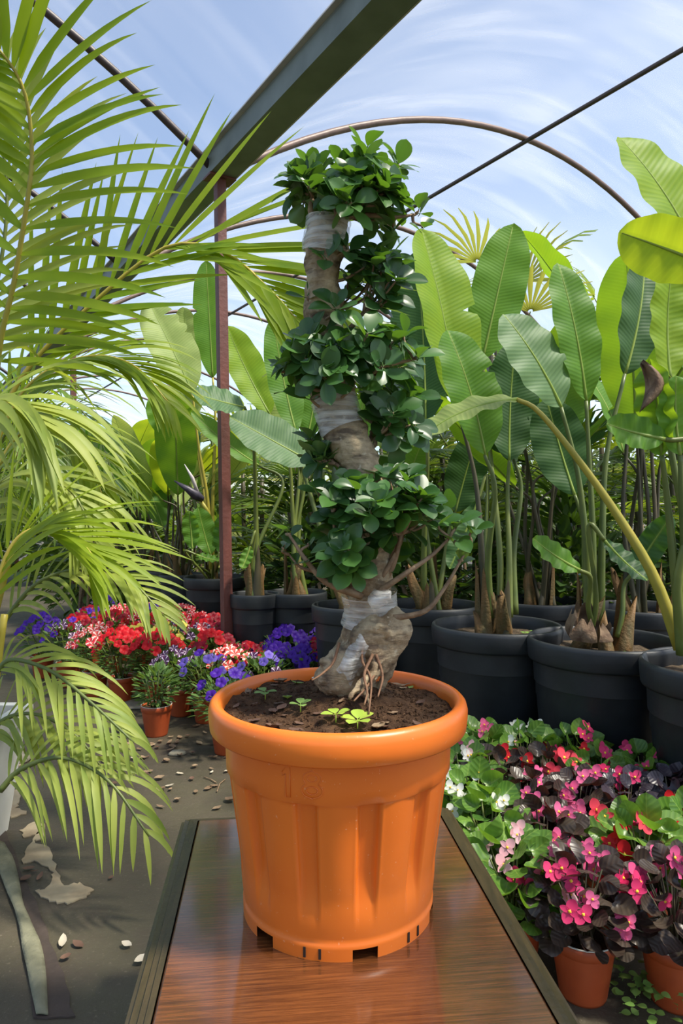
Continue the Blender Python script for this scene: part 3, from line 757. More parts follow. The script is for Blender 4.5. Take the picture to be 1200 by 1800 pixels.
def clump(cx, cy, rx, ry, rY, n, ay, lo=-.6, nl=(5, 8), size=.045, yoff=0):
    ap, ar = trunk_at(ay); tips = []
    for i in range(n):
        for _ in range(50):
            q = Vector((R.gauss(0, 1), R.gauss(0, 1)-.35, R.gauss(0, 1))).normalized()
            if q.z > lo: break
        rad = U(.55, 1.0); Y = 1.10+yoff+q.y*rY*rad
        tips.append((P(cx+q.x*rx*rad, cy-q.z*ry*rad, Y), q))
    k = max(2, n//5); seeds = tips[:k]; limbs = []
    for p1, q in seeds:                                          # a few limbs, twigs fork from them
        p1 = ap.lerp(p1, .62); d0 = (p1-ap); d0.z *= .2; p0 = ap+d0.normalized()*ar*.6+Vector((0, 0, U(-.012, .012)))
        mid = p0.lerp(p1, .5)+Vector((U(-.008, .008), U(-.008, .008), -.006)); pp = spline([p0, mid, p1], 10)
        vv, ff = tube(pp, [.0062-.0032*i/10 for i in range(11)], 7); ob('branch', vv, ff, M['twig'], pf); limbs += [Vector(x) for x in pp[4:]]
    for p1, q in tips:
        p0 = min(limbs, key=lambda x: (x-p1).length)
        e, d = twig(p0, p1, .0028, .0014)
        rosette(e, d.normalized()+Vector((q.x*.5, q.y*.5-.2, q.z*.5+.35)), R.randint(*nl), size)
        rosette(p0.lerp(e, .7), d, 3, size, (65, 95))
clump(614, 334, 116, 82, .105, 42, 404, -.8)
clump(658, 500, 66, 72, .06, 14, 590, -.7, yoff=.01)
clump(600, 626, 126, 62, .11, 34, 684, -.6)
clump(700, 735, 55, 48, .06, 13, 800, -.8, yoff=.03)
clump(548, 800, 34, 40, .04, 6, 830, -.8, yoff=.02)
clump(672, 900, 122, 78, .11, 40, 1040, -.9)
clump(640, 965, 70, 35, .09, 9, 1040, -.9, yoff=-.03)
# longer limbs of the lowest tier
for pts, r, tips in (([(628, 1048), (575, 1025), (538, 985), (508, 940)], 7, ((508, 938, 2), (540, 955, 3))), ([(618, 1042), (575, 1010), (530, 998), (508, 975)], 5, ((495, 962, 3), (517, 992, 2))),
                     ([(660, 1045), (710, 1010), (760, 975), (790, 945)], 6, ((800, 920, 5), (770, 925, 5))), ([(700, 1088), (745, 1075), (780, 1035), (818, 970)], 6, ((832, 930, 6), (812, 985, 3), (800, 950, 4))),
                     ([(650, 1040), (680, 1000), (705, 950), (715, 900)], 6, ((720, 890, 6), (745, 880, 6))), ([(635, 1040), (600, 1000), (590, 950), (585, 900)], 6, ((585, 880, 6), (560, 865, 6))),
                     ([(590, 660), (640, 650), (690, 640), (735, 630)], 6, ((735, 625, 6), (690, 600, 6), (712, 585, 5))), ([(595, 385), (640, 378), (690, 382), (725, 378)], 6, ((735, 372, 4), (742, 400, 3), (690, 400, 4))),
                     ([(570, 690), (540, 680), (520, 660), (505, 650)], 4, ((500, 655, 5), (520, 690, 4)))):
    Yl = U(1.02, 1.08); pp = [P(x, y, Yl) for x, y in pts]; ctr, rr = trunk_at(pts[0][1]); pp[0] = pp[0].lerp(ctr, .35)
    qq = spline(pp, 14); vv, ff = tube(qq, [pxm(r, 1.08)*(1-.65*i/14) for i in range(15)], 7); ob('branch', vv, ff, M['twig'], pf)
    for x, y, nl in tips:
        p1 = P(x, y, Yl+U(-.02, .02)); st_ = min((Vector(q) for q in qq), key=lambda q: (q-p1).length+.3*max(0, q.z-p1.z))
        e, d = twig(st_, p1, .0028, .0015, .1); rosette(e, d+Vector((0, 0, .01)), nl, .042)
# leaves standing against the trunk
for x, y, Y, n in ((572, 452, 1.05, 4), (612, 440, 1.06, 4), (540, 520, 1.08, 3), (640, 470, 1.08, 6), (625, 680, 1.04, 3), (590, 540, 1.05, 6), (545, 700, 1.07, 3)):
    e, d = twig(trunk_at(y+25)[0], P(x, y, Y), .003, .0015); rosette(P(x, y, Y), d+Vector((0, -.02, .01)), n, .042)
leaves.sort(key=lambda q: q[0].translation.y)
for MM, k in leaves[:300]: link('leaf', FLM[k], pf, MM)
if len(leaves) > 300: tag(joined('leaves', [(FL[k][0], FL[k][1], MM) for MM, k in leaves[300:]], M['ficus_in'], pf), kind='stuff')

# things lying on the soil
def dryleaf_proto(c, w_):
    v, f = [], []; n = 6
    for i in range(n+1):
        t = i/n; wd = w_*math.sin(PI*t)**.7 if 0 < i < n else .01
        for s in (-1, 0, 1): v.append((wd*s, t-.5, c*(abs(s)*.35*wd+.5*(t-.5)**2)+.02*math.sin(i*2.1+s)))
    for i in range(n):
        for k in range(2): f.append((i*3+k, i*3+k+1, (i+1)*3+k+1, (i+1)*3+k))
    return v, f
DL = {(m_, i): mesh('fallen_leaf', *dryleaf_proto(c, w_), M[m_]) for m_ in ('dry', 'dry_d', 'pale_litter', 'weed_d') for i, (c, w_) in enumerate(((.5, .28), (1.4, .36), (.9, .2)))}
for i, (x, y, mt, s) in enumerate([(U(415, 770), U(1195, 1280), R.choice(('dry', 'dry_d', 'dry_d')), U(.012, .022)) for _ in range(22)]+[(480, 1197, 'dry', .034), (430, 1218, 'dry', .026), (490, 1240, 'dry_d', .024), (480, 1280, 'dry_d', .034), (447, 1272, 'dry_d', .022), (520, 1280, 'dry_d', .024), (645, 1246, 'dry_d', .034),
                                   (720, 1200, 'dry', .028), (732, 1190, 'dry', .022), (740, 1235, 'dry_d', .018), (690, 1262, 'dry', .022), (470, 1222, 'dry', .022), (552, 1190, 'pale_litter', .02), (415, 1240, 'dry_d', .02), (560, 1258, 'dry_d', .02),
                                   (505, 1228, 'weed_d', .022), (522, 1208, 'weed_d', .024), (730, 1205, 'weed_d', .016), (665, 1278, 'dry', .024), (600, 1250, 'dry', .018)]):
    # place on the soil along the sight line
    zz = TZ+SZ; Y = (CAM_H-zz)*F/(y-900); p = P(x, y, Y); r = math.hypot(p.x-PC.x, p.y-PC.y)
    if r > .165: p = PC+(p-PC)*(.165/r)
    p.z = soil_z(p.x-PC.x, p.y-PC.y)+.002
    o = link('fallen_leaf', DL[(mt, i % 3)], None, Matrix.Translation(p) @ Matrix.Rotation(U(0, 6.28), 4, 'Z') @ Matrix.Rotation(U(-.25, .25), 4, 'X') @ Matrix.Diagonal((s, s, s, 1)))
    g = {'dry': 'light brown curled dry leaf lying on the soil of the orange pot', 'dry_d': 'dark brown dry leaf lying on the soil of the orange pot', 'pale_litter': 'pale dry leaf on the soil beside the trunk foot', 'weed_d': 'green fallen leaf lying on the soil of the orange pot'}[mt]
    tag(o, g, 'leaf', {'dry': 'light dry leaves on the pot soil', 'dry_d': 'dark dry leaves on the pot soil', 'weed_d': 'green leaves on the pot soil', 'pale_litter': 'pale leaves on the pot soil'}[mt])
WL = mesh('seedling_leaf', *ficus_leaf(.15, .2), M['weed']); WLD = mesh('seedling_leaf', *ficus_leaf(.15, .2), M['weed_d'])
for i, (x, y, n, s, mm, lb) in enumerate([(590, 1272, 4, .022, WL, 'yellow-green seedling at the near rim left of its twin'), (628, 1280, 5, .026, WL, 'larger yellow-green seedling at the near rim of the orange pot'), (466, 1230, 4, .019, WLD, 'small green sprig on the left of the pot soil'), (528, 1252, 4, .018, WLD, 'pale green seedling in the middle of the pot soil')]):
    Y = (CAM_H-TZ-SZ)*F/(y-900); p = P(x, y, Y); r = math.hypot(p.x-PC.x, p.y-PC.y)
    if r > .160: p = PC+(p-PC)*(.160/r)
    p.z = soil_z(p.x-PC.x, p.y-PC.y); e = empty('seedling', p, lb, 'seedling')
    vv, ff = tube([p-Vector((0, 0, .004)), p+Vector((0, 0, .012))], [.001, .0008], 5); ob('stem', vv, ff, M['weed'], e)
    for k in range(n):
        a = k*2*PI/n+U(0, .6); link('leaf', mm, e, frame(p+Vector((0, 0, .011)), (math.cos(a), math.sin(a), U(.2, .6)), (0, 0, 1), (s*1.3, s, s)))

# ------------------------------------------------------------------ giant bird of paradise row
def blade(parent, base, tip, wd, nrm, mat, bow=.08, fold=.35, tears=(), ripple=.006):
    base, tip = Vector(base), Vector(tip); L = (tip-base).length; n, m_ = 34, 5
    v, f = [], []; ph = U(0, 6)
    for i in range(n+1):
        t = i/n; h = math.sin(PI*min(1, max(0, t))**.86)**.62*.5*wd if 0 < i < n else .004
        if t < .5: h = .5*wd*(1-(1-t/.5)**2.3)**.75+.003
        else: h = .5*wd*(max(0, 1-((t-.5)/.5)**2.5))**.62+.002
        for s in range(-m_, m_+1):
            u = s/m_; hh = h
            for (t0, sg, dp) in tears:
                if sg*u > 0: hh *= 1-dp*math.exp(-((t-t0)/.012)**2)*abs(u)
            x = hh*u; z = bow*L*(-4*(t-.5)**2+1)*-1 + fold*abs(x)*(1-.45*abs(u)) + ripple*abs(u)*math.sin(t*26+ph+(1.5 if s > 0 else 0))
            v.append((x, t*L, z))
    w_ = 2*m_+1
    for i in range(n):
        for k in range(2*m_): f.append((i*w_+k, i*w_+k+1, (i+1)*w_+k+1, (i+1)*w_+k))
    MM = frame(base, tip-base, nrm)
    o = link('leaf', mesh('leaf', v, f, M[mat]), parent, MM)
    zz = lambda t: bow*L*(-4*(t-.5)**2+1)*-1
    vv, ff = tube([(0, t*L, zz(t)) for t in np.linspace(-.01, .97, 14)], [.0065*(1-.85*i/13) for i in range(14)], 6)
    me = mesh('midrib', vv, ff, M['midrib']); mr = link('midrib', me, o, MM); return o
def nrm(a, tilt): a = math.radians(a); return Vector((math.sin(a), -math.cos(a), math.tan(math.radians(tilt))))
def big_pot(parent, c, rr, h):
    vv, ff = lathe([(.0, 0), (rr*.74, 0), (rr*.76, .02), (rr*.86, h*.62), (rr*.875, h*.63), (rr*.89, h*.87), (rr*.90, h*.875)], 56, c, rf=lambda i, a: 1+(.006*(math.cos(24*a) > 0) if i in (2, 3) else 0))
    pt = ob('pot', vv, ff, M['blackpot'], parent)
    vv, ff = lathe([(rr*.89, h*.865), (rr*.97, h*.86), (rr*.985, h*.875), (rr*1.0, h*.97), (rr*.99, h*.99), (rr*.965, h), (rr*.94, h*.99), (rr*.92, h*.93), (rr*.90, h*.72)], 56, c); ob('rim', vv, ff, M['blackpot'], pt)
    v, f = [], []
    for i in range(9):
        for k in range(32):
            r = rr*.915*i/8+.0005; a = 2*PI*k/32; v.append((c[0]+r*math.cos(a), c[1]+r*math.sin(a), h*.90+.012*noise.noise(Vector((r*20*math.cos(a)+c[0]*9, r*20*math.sin(a), 1)))))
    for i in range(8):
        for k in range(32): f.append((i*32+k, i*32+(k+1) % 32, (i+1)*32+(k+1) % 32, (i+1)*32+k))
    tag(ob('soil', v, f, M['soil2'], parent), kind='stuff')
def strel(px, Y, rr, h, label, spec=(), extra=0, ehi=(1.1, 1.9), stubs=2, seed=0, esz=(.5, .75), emats=('strel', 'strel_d', 'strel_b'), lean=0.0, group=None):
    c = Vector(((px-600)/F*Y, Y, 0)); g = empty('potted_bird_of_paradise', c, label, 'potted plant', group)
    big_pot(g, c, rr, h); zb = h*.88; q = random.Random(seed+int(px))
    def stalk(b, e, ed, r0=.022, r1=.008, mt='stalk', via=None):
        L = (e-b).length
        pts = [b, b.lerp(e, .35)+Vector((0, 0, L*.03)), e-ed.normalized()*L*.22, e] if via is None else [b]+via+[e]
        pp = spline(pts, 18); vv, ff = tube(pp, [r1+(r0-r1)*(1-i/18)**1.5 for i in range(19)], 8, wob=lambda t, a: 1-.25*max(0, math.cos(a))**2*(1-t*.5)); ob('stalk', vv, ff, M[mt], g)
    def foot():
        a = q.uniform(0, 6.28); r = rr*q.uniform(.08, .42); return c+Vector((r*math.cos(a), r*math.sin(a), zb-.02))
    for sp in spec:
        bx, by, tx, ty, wpx, Yb, Yt, na, nt_, mt = sp[:10]; o = sp[10] if len(sp) > 10 else {}
        b, t = P(bx, by, Yb), P(tx, ty, Yt)
        blade(g, b, t, pxm(wpx, (Yb+Yt)/2), nrm(na, nt_), mt, o.get('bow', .05), o.get('fold', .3), o.get('tears', ()), o.get('rip', .006))
        via = [P(*w3) for w3 in o['via']] if 'via' in o else None
        ft = P(*o['foot']) if 'foot' in o else foot()
        if not o.get('nostalk'): stalk(ft, b, (t-b) if via is None else Vector((0, 0, 1)), o.get('r0', .020), .0075, o.get('sm', 'stalk'), via)
    for i in range(extra):
        a = 2*PI*i/max(1, extra)+q.uniform(-.5, .5); hz = q.uniform(*ehi); r = q.uniform(.15, .45)*min(1.0, hz)
        b = c+Vector((r*math.cos(a)*.6+lean, r*math.sin(a)*.6, hz)); L = q.uniform(*esz); an = q.uniform(.25, 1.0)
        dr = Vector((math.cos(a)*math.sin(an), math.sin(a)*math.sin(an), math.cos(an)))
        out = Vector((-math.cos(a)*math.cos(an), -math.sin(a)*math.cos(an), math.sin(an)))
        blade(g, b, b+dr*L, L*q.uniform(.36, .46), out, q.choice(emats), q.uniform(-.08, .02), q.uniform(.2, .5), ((q.uniform(.4, .8), q.choice((-1, 1)), .8),) if q.random() < .4 else ())
        stalk(foot(), b, dr, .016, .006, 'stalk_d')
    for i in range(3 if spec else 1):                            # broad old leaf sheaths clasping the stalks
        a = q.uniform(0, 6.28); b = c+Vector((rr*.2*math.cos(a), rr*.2*math.sin(a), zb-.02)); Ls = q.uniform(.18, .40); vs, fs = [], []
        for i_ in range(9):
            for j_ in range(7):
                t, u = i_/8, j_/6-.5; wd_ = .036*(1-.65*t); an = a+u*2.6; vs.append(b+Vector((wd_*math.cos(an)+.02*t*math.cos(a), wd_*math.sin(an)+.02*t*math.sin(a), Ls*t*(1-.35*abs(u)))))
        for i_ in range(8):
            for j_ in range(6): fs.append((i_*7+j_, i_*7+j_+1, (i_+1)*7+j_+1, (i_+1)*7+j_))
        ob('leaf_sheath', vs, fs, M['sheath' if i != 1 else 'stalk_d'], g)
    for i in range(stubs):
        b = foot(); a = q.uniform(0, 6.28); d = Vector((math.cos(a)*.35, math.sin(a)*.35, 1)).normalized(); L = q.uniform(.10, .26)
        a2 = q.uniform(0, 6.28); vv, ff = tube([b, b+d*L*.4+Vector((.006, .004, 0)), b+d*L*.75, b+d*L], [.040, .032, .024, .017], 12, wob=lambda t, a_: (1-.55*max(0, math.cos(a_-a2))**2)*(1+.10*math.sin(3*a_+5*t)))
        for k_ in range(36, 48): vv[k_] = vv[k_]+d*(.035*math.cos(2*PI*(k_-36)/12+a2)+q.uniform(-.012, .012))
        ob('cut_stalk', vv, ff, M['sheath'], g)
    return g, c, zb

# near pots on the right
g0, c0_, z0_ = strel(1285, 2.0, .25, .56, 'bird of paradise in the black pot cut by the right edge', [
    (1235, 475, 1086, 240, 150, 1.95, 1.95, 20, 25, 'strel_y', dict(bow=-.05, fold=.25, foot=(1290, 1150, 2.0))),
    (1255, 470, 1088, 408, 105, 1.78, 1.75, -5, -35, 'strel_y', dict(bow=.05, fold=.35, foot=(1280, 1150, 1.98))),
    (1178, 665, 1182, 462, 78, 2.1, 2.15, 15, 10, 'strel_y', dict(foot=(1230, 1150, 2.05))),
    (1215, 660, 1240, 380, 90, 2.2, 2.2, -20, 10, 'strel', dict(foot=(1260, 1150, 2.1))),
    (1163, 800, 1142, 630, 62, 1.9, 1.86, -40, 0, 'strel', dict(foot=(1200, 1150, 1.95), rip=.02, fold=.8)),
    (1168, 772, 1066, 745, 58, 1.86, 1.84, 0, 12, 'strel', dict(foot=(1205, 1150, 1.95), fold=.4)),
    (1195, 800, 1188, 660, 80, 1.88, 1.86, 10, 0, 'strel', dict(foot=(1210, 1150, 1.95))),
    (908, 702, 724, 782, 62, 2.12, 2.08, 5, 60, 'strel_p', dict(bow=-.10, fold=.25, foot=(1196, 1140, 2.0), via=[(1150, 1015, 2.02), (1085, 905, 2.05), (1010, 800, 2.08), (945, 722, 2.1)], r0=.022, sm='stalk_y')),
], stubs=3, seed=4)
v, f = [], []
for i in range(9):                                               # curled brown withered leaf
    for k in range(6):
        t, u = i/8, k/5; p = P(1124+10*math.sin(t*3.1)+26*u*math.sin(t*PI)+6*u, 640+85*t-8*u, 1.83+.02*math.sin(u*5+t*3)); v.append(p)
for i in range(8):
    for k in range(5): f.append((i*6+k, i*6+k+1, (i+1)*6+k+1, (i+1)*6+k))
o = ob('withered_leaf', v, f, M['husk'], g0); o.modifiers.new('thick', 'SOLIDIFY').thickness = .002; o['label'] = 'curled brown withered leaf'
g1, c1_, z1_ = strel(1057, 2.4, .255, .56, 'bird of paradise with a split papery husk, second black pot from the right', [
    (986, 716, 884, 552, 112, 2.40, 2.42, 25, 5, 'strel_b', dict(bow=-.05, fold=.15, foot=(1035, 1110, 2.4), via=[(1030, 960, 2.4), (1015, 830, 2.4)])),
    (1030, 705, 980, 462, 82, 2.45, 2.5, 12, 12, 'strel', dict(bow=-.04, foot=(1038, 1110, 2.43), via=[(1042, 960, 2.44), (1036, 820, 2.45)])),
    (1098, 658, 1132, 455, 88, 2.5, 2.62, 15, -8, 'strel_d', dict(bow=-.05, foot=(1055, 1112, 2.45), via=[(1058, 960, 2.45), (1066, 800, 2.47)])),
    (1010, 870, 960, 700, 92, 2.75, 2.85, -10, 5, 'strel_d', dict(foot=(1040, 1100, 2.5))),
    (1018, 1002, 936, 946, 46, 2.28, 2.24, 10, 30, 'strel', dict(foot=(1042, 1100, 2.36), r0=.012)),
    (1062, 950, 1138, 1020, 44, 2.3, 2.25, 0, 50, 'strel_d', dict(foot=(1040, 1105, 2.36), r0=.012)),
    (1110, 1010, 1180, 905, 46, 2.35, 2.3, -10, 20, 'strel_d', dict(foot=(1085, 1120, 2.34), r0=.012)),
], stubs=3, seed=2)
for k in range(5):                                               # papery husk at the foot
    a = k*1.25+.4; b = P(1036, 1118, 2.30)+Vector((.02*math.cos(a), .02*math.sin(a), -.01)); v, f = [], []
    for i in range(7):
        for j in range(5):
            t, u = i/6, j/4-.5; rad = .028+(.035+.012*(k % 2))*math.sin(t*2.2+.3*k)*(.7+.3*math.sin(u*7+k*2)); an = a+u*1.5+.25*t*(-1)**k
            v.append(b+Vector((rad*math.cos(an), rad*math.sin(an), (.045+.022*((k*7) % 4))*t+.014*math.sin(u*9+k*3)*t)))
    for i in range(6):
        for j in range(4): f.append((i*5+j, i*5+j+1, (i+1)*5+j+1, (i+1)*5+j))
    ob('husk', v, f, M['husk'], g1)
g2, c2_, z2_ = strel(872, 2.7, .255, .56, 'bird of paradise with four upright leaves, black pot right of the orange pot', [
    (806, 725, 740, 402, 128, 2.75, 2.8, 32, 8, 'strel_y', dict(bow=-.03, fold=.55, tears=((.52, 1, .75),), foot=(850, 1085, 2.7), sm='stalk_d', via=[(846, 960, 2.7), (835, 840, 2.72)])),
    (848, 632, 902, 393, 92, 3.0, 3.05, -8, 5, 'strel', dict(bow=-.02, fold=.15, foot=(880, 1085, 2.75), via=[(878, 960, 2.8), (860, 780, 2.95)])),
    (852, 800, 786, 580, 108, 2.6, 2.62, 24, 5, 'strel', dict(bow=-.05, fold=.4, tears=((.62, 1, .45),), foot=(862, 1085, 2.66))),
    (895, 810, 906, 600, 96, 2.9, 2.95, 6, 0, 'strel_d', dict(fold=.3, foot=(895, 1085, 2.72))),
    (840, 880, 790, 1000, 40, 2.9, 2.85, 0, 40, 'strel_d', dict(foot=(860, 1085, 2.75), r0=.012)),
    (900, 800, 870, 690, 84, 2.95, 3.0, -20, 10, 'strel_d', dict(foot=(905, 1080, 2.8))),
], stubs=4, seed=3)
strel(757, 3.3, .24, .56, 'bird of paradise with broad dark leaves close behind the ficus', [
    (748, 745, 732, 440, 112, 3.2, 3.3, -20, 5, 'strel_d', dict(foot=(745, 1050, 3.3))),
    (725, 820, 690, 690, 60, 3.4, 3.4, 10, 10, 'strel', {}), (800, 900, 840, 760, 70, 3.5, 3.5, 0, 0, 'strel_d', {}), (700, 900, 740, 780, 60, 3.3, 3.3, 20, 20, 'strel', {}),
], stubs=3, seed=5)
strel(622, 3.28, .205, .56, 'bird of paradise in the black pot directly behind the ficus trunk', [
    (552, 815, 404, 733, 92, 3.3, 3.25, 10, 35, 'strel_b', dict(bow=.0, fold=.3, foot=(600, 1050, 3.28))),
    (520, 760, 480, 560, 60, 3.4, 3.45, 20, 10, 'strel', dict(foot=(590, 1050, 3.28))), (600, 830, 640, 700, 60, 3.4, 3.45, -20, 10, 'strel', {}),
], stubs=4, seed=6)
strel(520, 3.8, .175, .56, 'bird of paradise with pale stalks, second black pot right of the near post', [
    (474, 728, 398, 572, 66, 3.85, 3.9, 20, 10, 'strel_y', dict(fold=.5)), (505, 760, 470, 655, 62, 3.9, 3.9, -10, 20, 'strel_p', {}), (540, 770, 560, 650, 56, 3.95, 4.0, -10, 10, 'strel', {}), (510, 790, 440, 640, 50, 3.9, 3.95, 30, 15, 'strel', {}),
], stubs=4, seed=7)
strel(448, 3.72, .135, .56, 'bird of paradise in the small black pot touching the near post', [
    (430, 716, 337, 690, 62, 3.5, 3.42, 10, 42, 'strel_b', dict(bow=.02, fold=.25, foot=(452, 1030, 3.72), via=[(450, 900, 3.72), (445, 760, 3.6)])),
    (455, 818, 336, 724, 40, 3.85, 3.9, 0, 45, 'strel', dict(fold=.4)), (440, 960, 425, 1000, 20, 3.65, 3.6, 0, 30, 'strel', dict(r0=.009)),
], stubs=2, seed=8)
g7, c7_, z7_ = strel(378, 4.7, .215, .56, 'flowering bird of paradise with torn pale leaves left of the near post', [
    (338, 690, 262, 532, 84, 4.55, 4.6, 28, 6, 'strel_p', dict(bow=-.02, fold=.35, tears=((.72, 1, .7), (.6, 1, .6), (.82, 1, .7)), sm='stalk_y', foot=(372, 1000, 4.65), via=[(365, 880, 4.62), (350, 790, 4.58)])),
    (374, 664, 362, 458, 54, 4.75, 4.8, 5, 0, 'strel', dict(bow=-.01, fold=.2, tears=((.55, -1, .5),), sm='stalk_y')), (330, 640, 322, 540, 44, 4.9, 4.95, 0, 0, 'strel_p', dict(sm='stalk_y')),
    (305, 770, 275, 690, 60, 4.9, 4.9, 20, 10, 'strel', {}), (345, 730, 310, 660, 50, 4.8, 4.8, 20, 20, 'strel_p', {}),
    (370, 975, 348, 892, 42, 4.5, 4.5, 25, 15, 'strel', dict(r0=.012)), (338, 965, 332, 898, 28, 4.45, 4.45, 0, 20, 'strel', dict(r0=.012)), (385, 970, 392, 900, 30, 4.5, 4.5, -20, 15, 'strel', dict(r0=.012)),
    (345, 975, 385, 985, 20, 4.4, 4.4, 0, 60, 'strel', dict(r0=.01)),
], stubs=3, seed=9)
bp = P(356, 878, 4.55)                                           # dark beaked flower
vv, ff = tube([bp, P(344, 870, 4.52), P(330, 860, 4.5), P(306, 845, 4.48)], [.02, .034, .022, .003], 10); o = ob('flower_spathe', vv, ff, M['spathe'], g7); o['label'] = 'dark beaked flower bud'
vv, ff = tube([P(348, 868, 4.52), P(338, 840, 4.5), P(324, 816, 4.48)], [.012, .012, .002], 8); ob('flower_petal', vv, ff, M['spathe_w'], o)
vv, ff = tube([P(352, 880, 4.56), P(366, 900, 4.58), P(372, 960, 4.62), P(374, 1003, 4.65)], [.014, .013, .013, .014], 8); ob('stalk', vv, ff, M['stalk_y'], g7)
rows = [(318, 5.0, .16, 'bird of paradise in the black pot half hidden by the flowering one'), (296, 5.3, .19, 'bird of paradise, third black pot from the left end of the row'), (256, 5.8, .19, 'bird of paradise, second black pot from the left end of the row'), (212, 6.5, .19, 'bird of paradise at the left end of the black pot row')]
for i, (px, Y, rr, lb) in enumerate(rows):
    strel(px, Y, rr, .55, lb, extra=7, ehi=(.85, 1.35), seed=20+i, esz=(.55, .8), emats=('strel', 'strel_y', 'strel_d', 'strel_p'), stubs=2)
strel(945, 3.45, .24, .56, 'bird of paradise in a black pot standing behind the two right front pots', extra=8, ehi=(1.0, 1.6), seed=40, emats=('strel', 'strel_d'))
strel(1130, 3.2, .24, .56, 'bird of paradise in a black pot of the back row at the right', extra=8, ehi=(1.1, 1.8), seed=41, emats=('strel_d', 'strel'))

# young weeds in the pots
for (c, lb, off) in ((c1_, 'small weed in the pot with the papery husk', (.02, -.17)), (c2_, 'clover-like weeds at the right of the pot beside the orange one', (.15, -.06)), (c0_, 'low green weeds in the pot at the right edge', (-.14, -.10))):
    p = Vector((c.x+off[0], c.y+off[1], .5)); e = empty('weed', p, lb, 'weed')
    for k in range(9):
        b = p+Vector((U(-.045, .045), U(-.03, .03), 0)); vv, ff = tube([b, b+Vector((U(-.01, .01), U(-.01, .01), U(.015, .04)))], [.0012, .0008], 4); ob('stem', vv, ff, M['weed_d'], e)
        for j in range(3):
            a = j*2.1+k; link('leaf', WLD, e, frame(Vector(vv[-1]), (math.cos(a), math.sin(a), .35), (0, 0, 1), (.03, .022, .022)))

# ------------------------------------------------------------------ fan palms and hedge behind
def fan_leaf(n=11, spread=2.6):
    v, f = [], []
    for k in range(n):
        a = (k/(n-1)-.5)*spread; L = 1-.18*abs(k/(n-1)-.5)*2; dx, dy = math.sin(a), math.cos(a); px_, py_ = dy, -dx; b = len(v)
        for t, w_, z in ((.04, .012, 0), (.45, .036, .03), (.8, .025, -.04), (1.0, .003, -.16)):
            for s in (-1, 0, 1): v.append((dx*t*L+px_*w_*s, dy*t*L+py_*w_*s, z+(.012 if s == 0 else 0)))
        for i in range(3):
            for s in range(2): f.append((b+i*3+s, b+i*3+s+1, b+i*3+s+4, b+i*3+s+3))
    return v, f
FAN = fan_leaf(); FANM = {k: mesh('fan_leaf', *FAN, M[k]) for k in ('fan', 'fan_y', 'fan_d')}
def fan_palm(x, Y, h, n, label, mats, seed, top=(), ln=(.34, .5)):
    q = random.Random(seed); c = Vector((x, Y, 0)); g = empty('fan_palm', c, label, 'palm')
    for k in range(4):
        a = q.uniform(0, 6.28); b = c+Vector((.1*math.cos(a), .1*math.sin(a), 0)); e = b+Vector((q.uniform(-.12, .12), q.uniform(-.1, .1), h*q.uniform(.65, .95)))
        vv, ff = tube(spline([b, b.lerp(e, .5)+Vector((.02, 0, 0)), e], 8), .017, 8, wob=lambda t, a_: 1+.12*math.sin(t*60)); ob('cane', vv, ff, M['stalk_d'], g)
    for i in range(n):
        z = h*(.25+.75*(i+.5)/n); a = i*2.4+q.uniform(-.3, .3); el = q.uniform(.1, .95) if i < n*.8 else q.uniform(.7, 1.3)
        d = Vector((math.cos(a)*math.cos(el), math.sin(a)*math.cos(el), math.sin(el))); b = c+Vector((q.uniform(-.08, .08), q.uniform(-.08, .08), z)); pl_ = q.uniform(.22, .42); e = b+d*pl_; L = q.uniform(*ln)
        vv, ff = tube([b, b.lerp(e, .5)+Vector((0, 0, .02)), e], [.006, .005, .004], 5); ob('leaf_stalk', vv, ff, M['stalk'], g)
        link('fan_leaf', FANM[q.choice(mats)], g, frame(e, d*.9+Vector((0, 0, -.2)), Vector((0, 0, 1))-d*.5, (L, L, L)))
    return g
fan_palm(1.12, 4.6, 2.55, 22, 'tall fan palm whose yellow-green tips show above the upright leaves', ('fan_y', 'fan_y', 'fan'), 1)
fan_palm(1.90, 4.9, 2.25, 18, 'tall fan palm with sparse tips rising right of the middle leaves', ('fan_y', 'fan'), 2, ln=(.26, .4))
for i, (x, Y, h, lb) in enumerate([(.75, 4.4, 1.5, 'low dark fan palm behind the pot right of the ficus'), (1.35, 4.0, 1.45, 'low dark fan palm behind the second front pot at the right'), (2.0, 4.1, 1.6, 'dark fan palm near the right edge behind the black pots'), (.2, 4.5, 1.5, 'dark fan palm directly behind the ficus'),
                                   (-.25, 4.9, 1.45, 'fan palm behind the black pots just right of the near post'), (2.6, 5.0, 2.2, 'tall fan palm at the right edge of the back row'), (-.75, 5.7, 1.4, 'fan palm seen past the near post on its left'), (.55, 6.2, 1.9, 'fan palm far behind the middle of the row'),
                                   (1.7, 6.4, 2.0, 'fan palm far behind the right of the row'), (-1.6, 7.6, 1.5, 'fan palm far behind the left end of the pot row')]):
    fan_palm(x, Y, h, 24, lb, ('fan_d', 'fan_d', 'fan') if Y < 4.6 else ('fan', 'fan_d', 'fan_y'), 30+i)
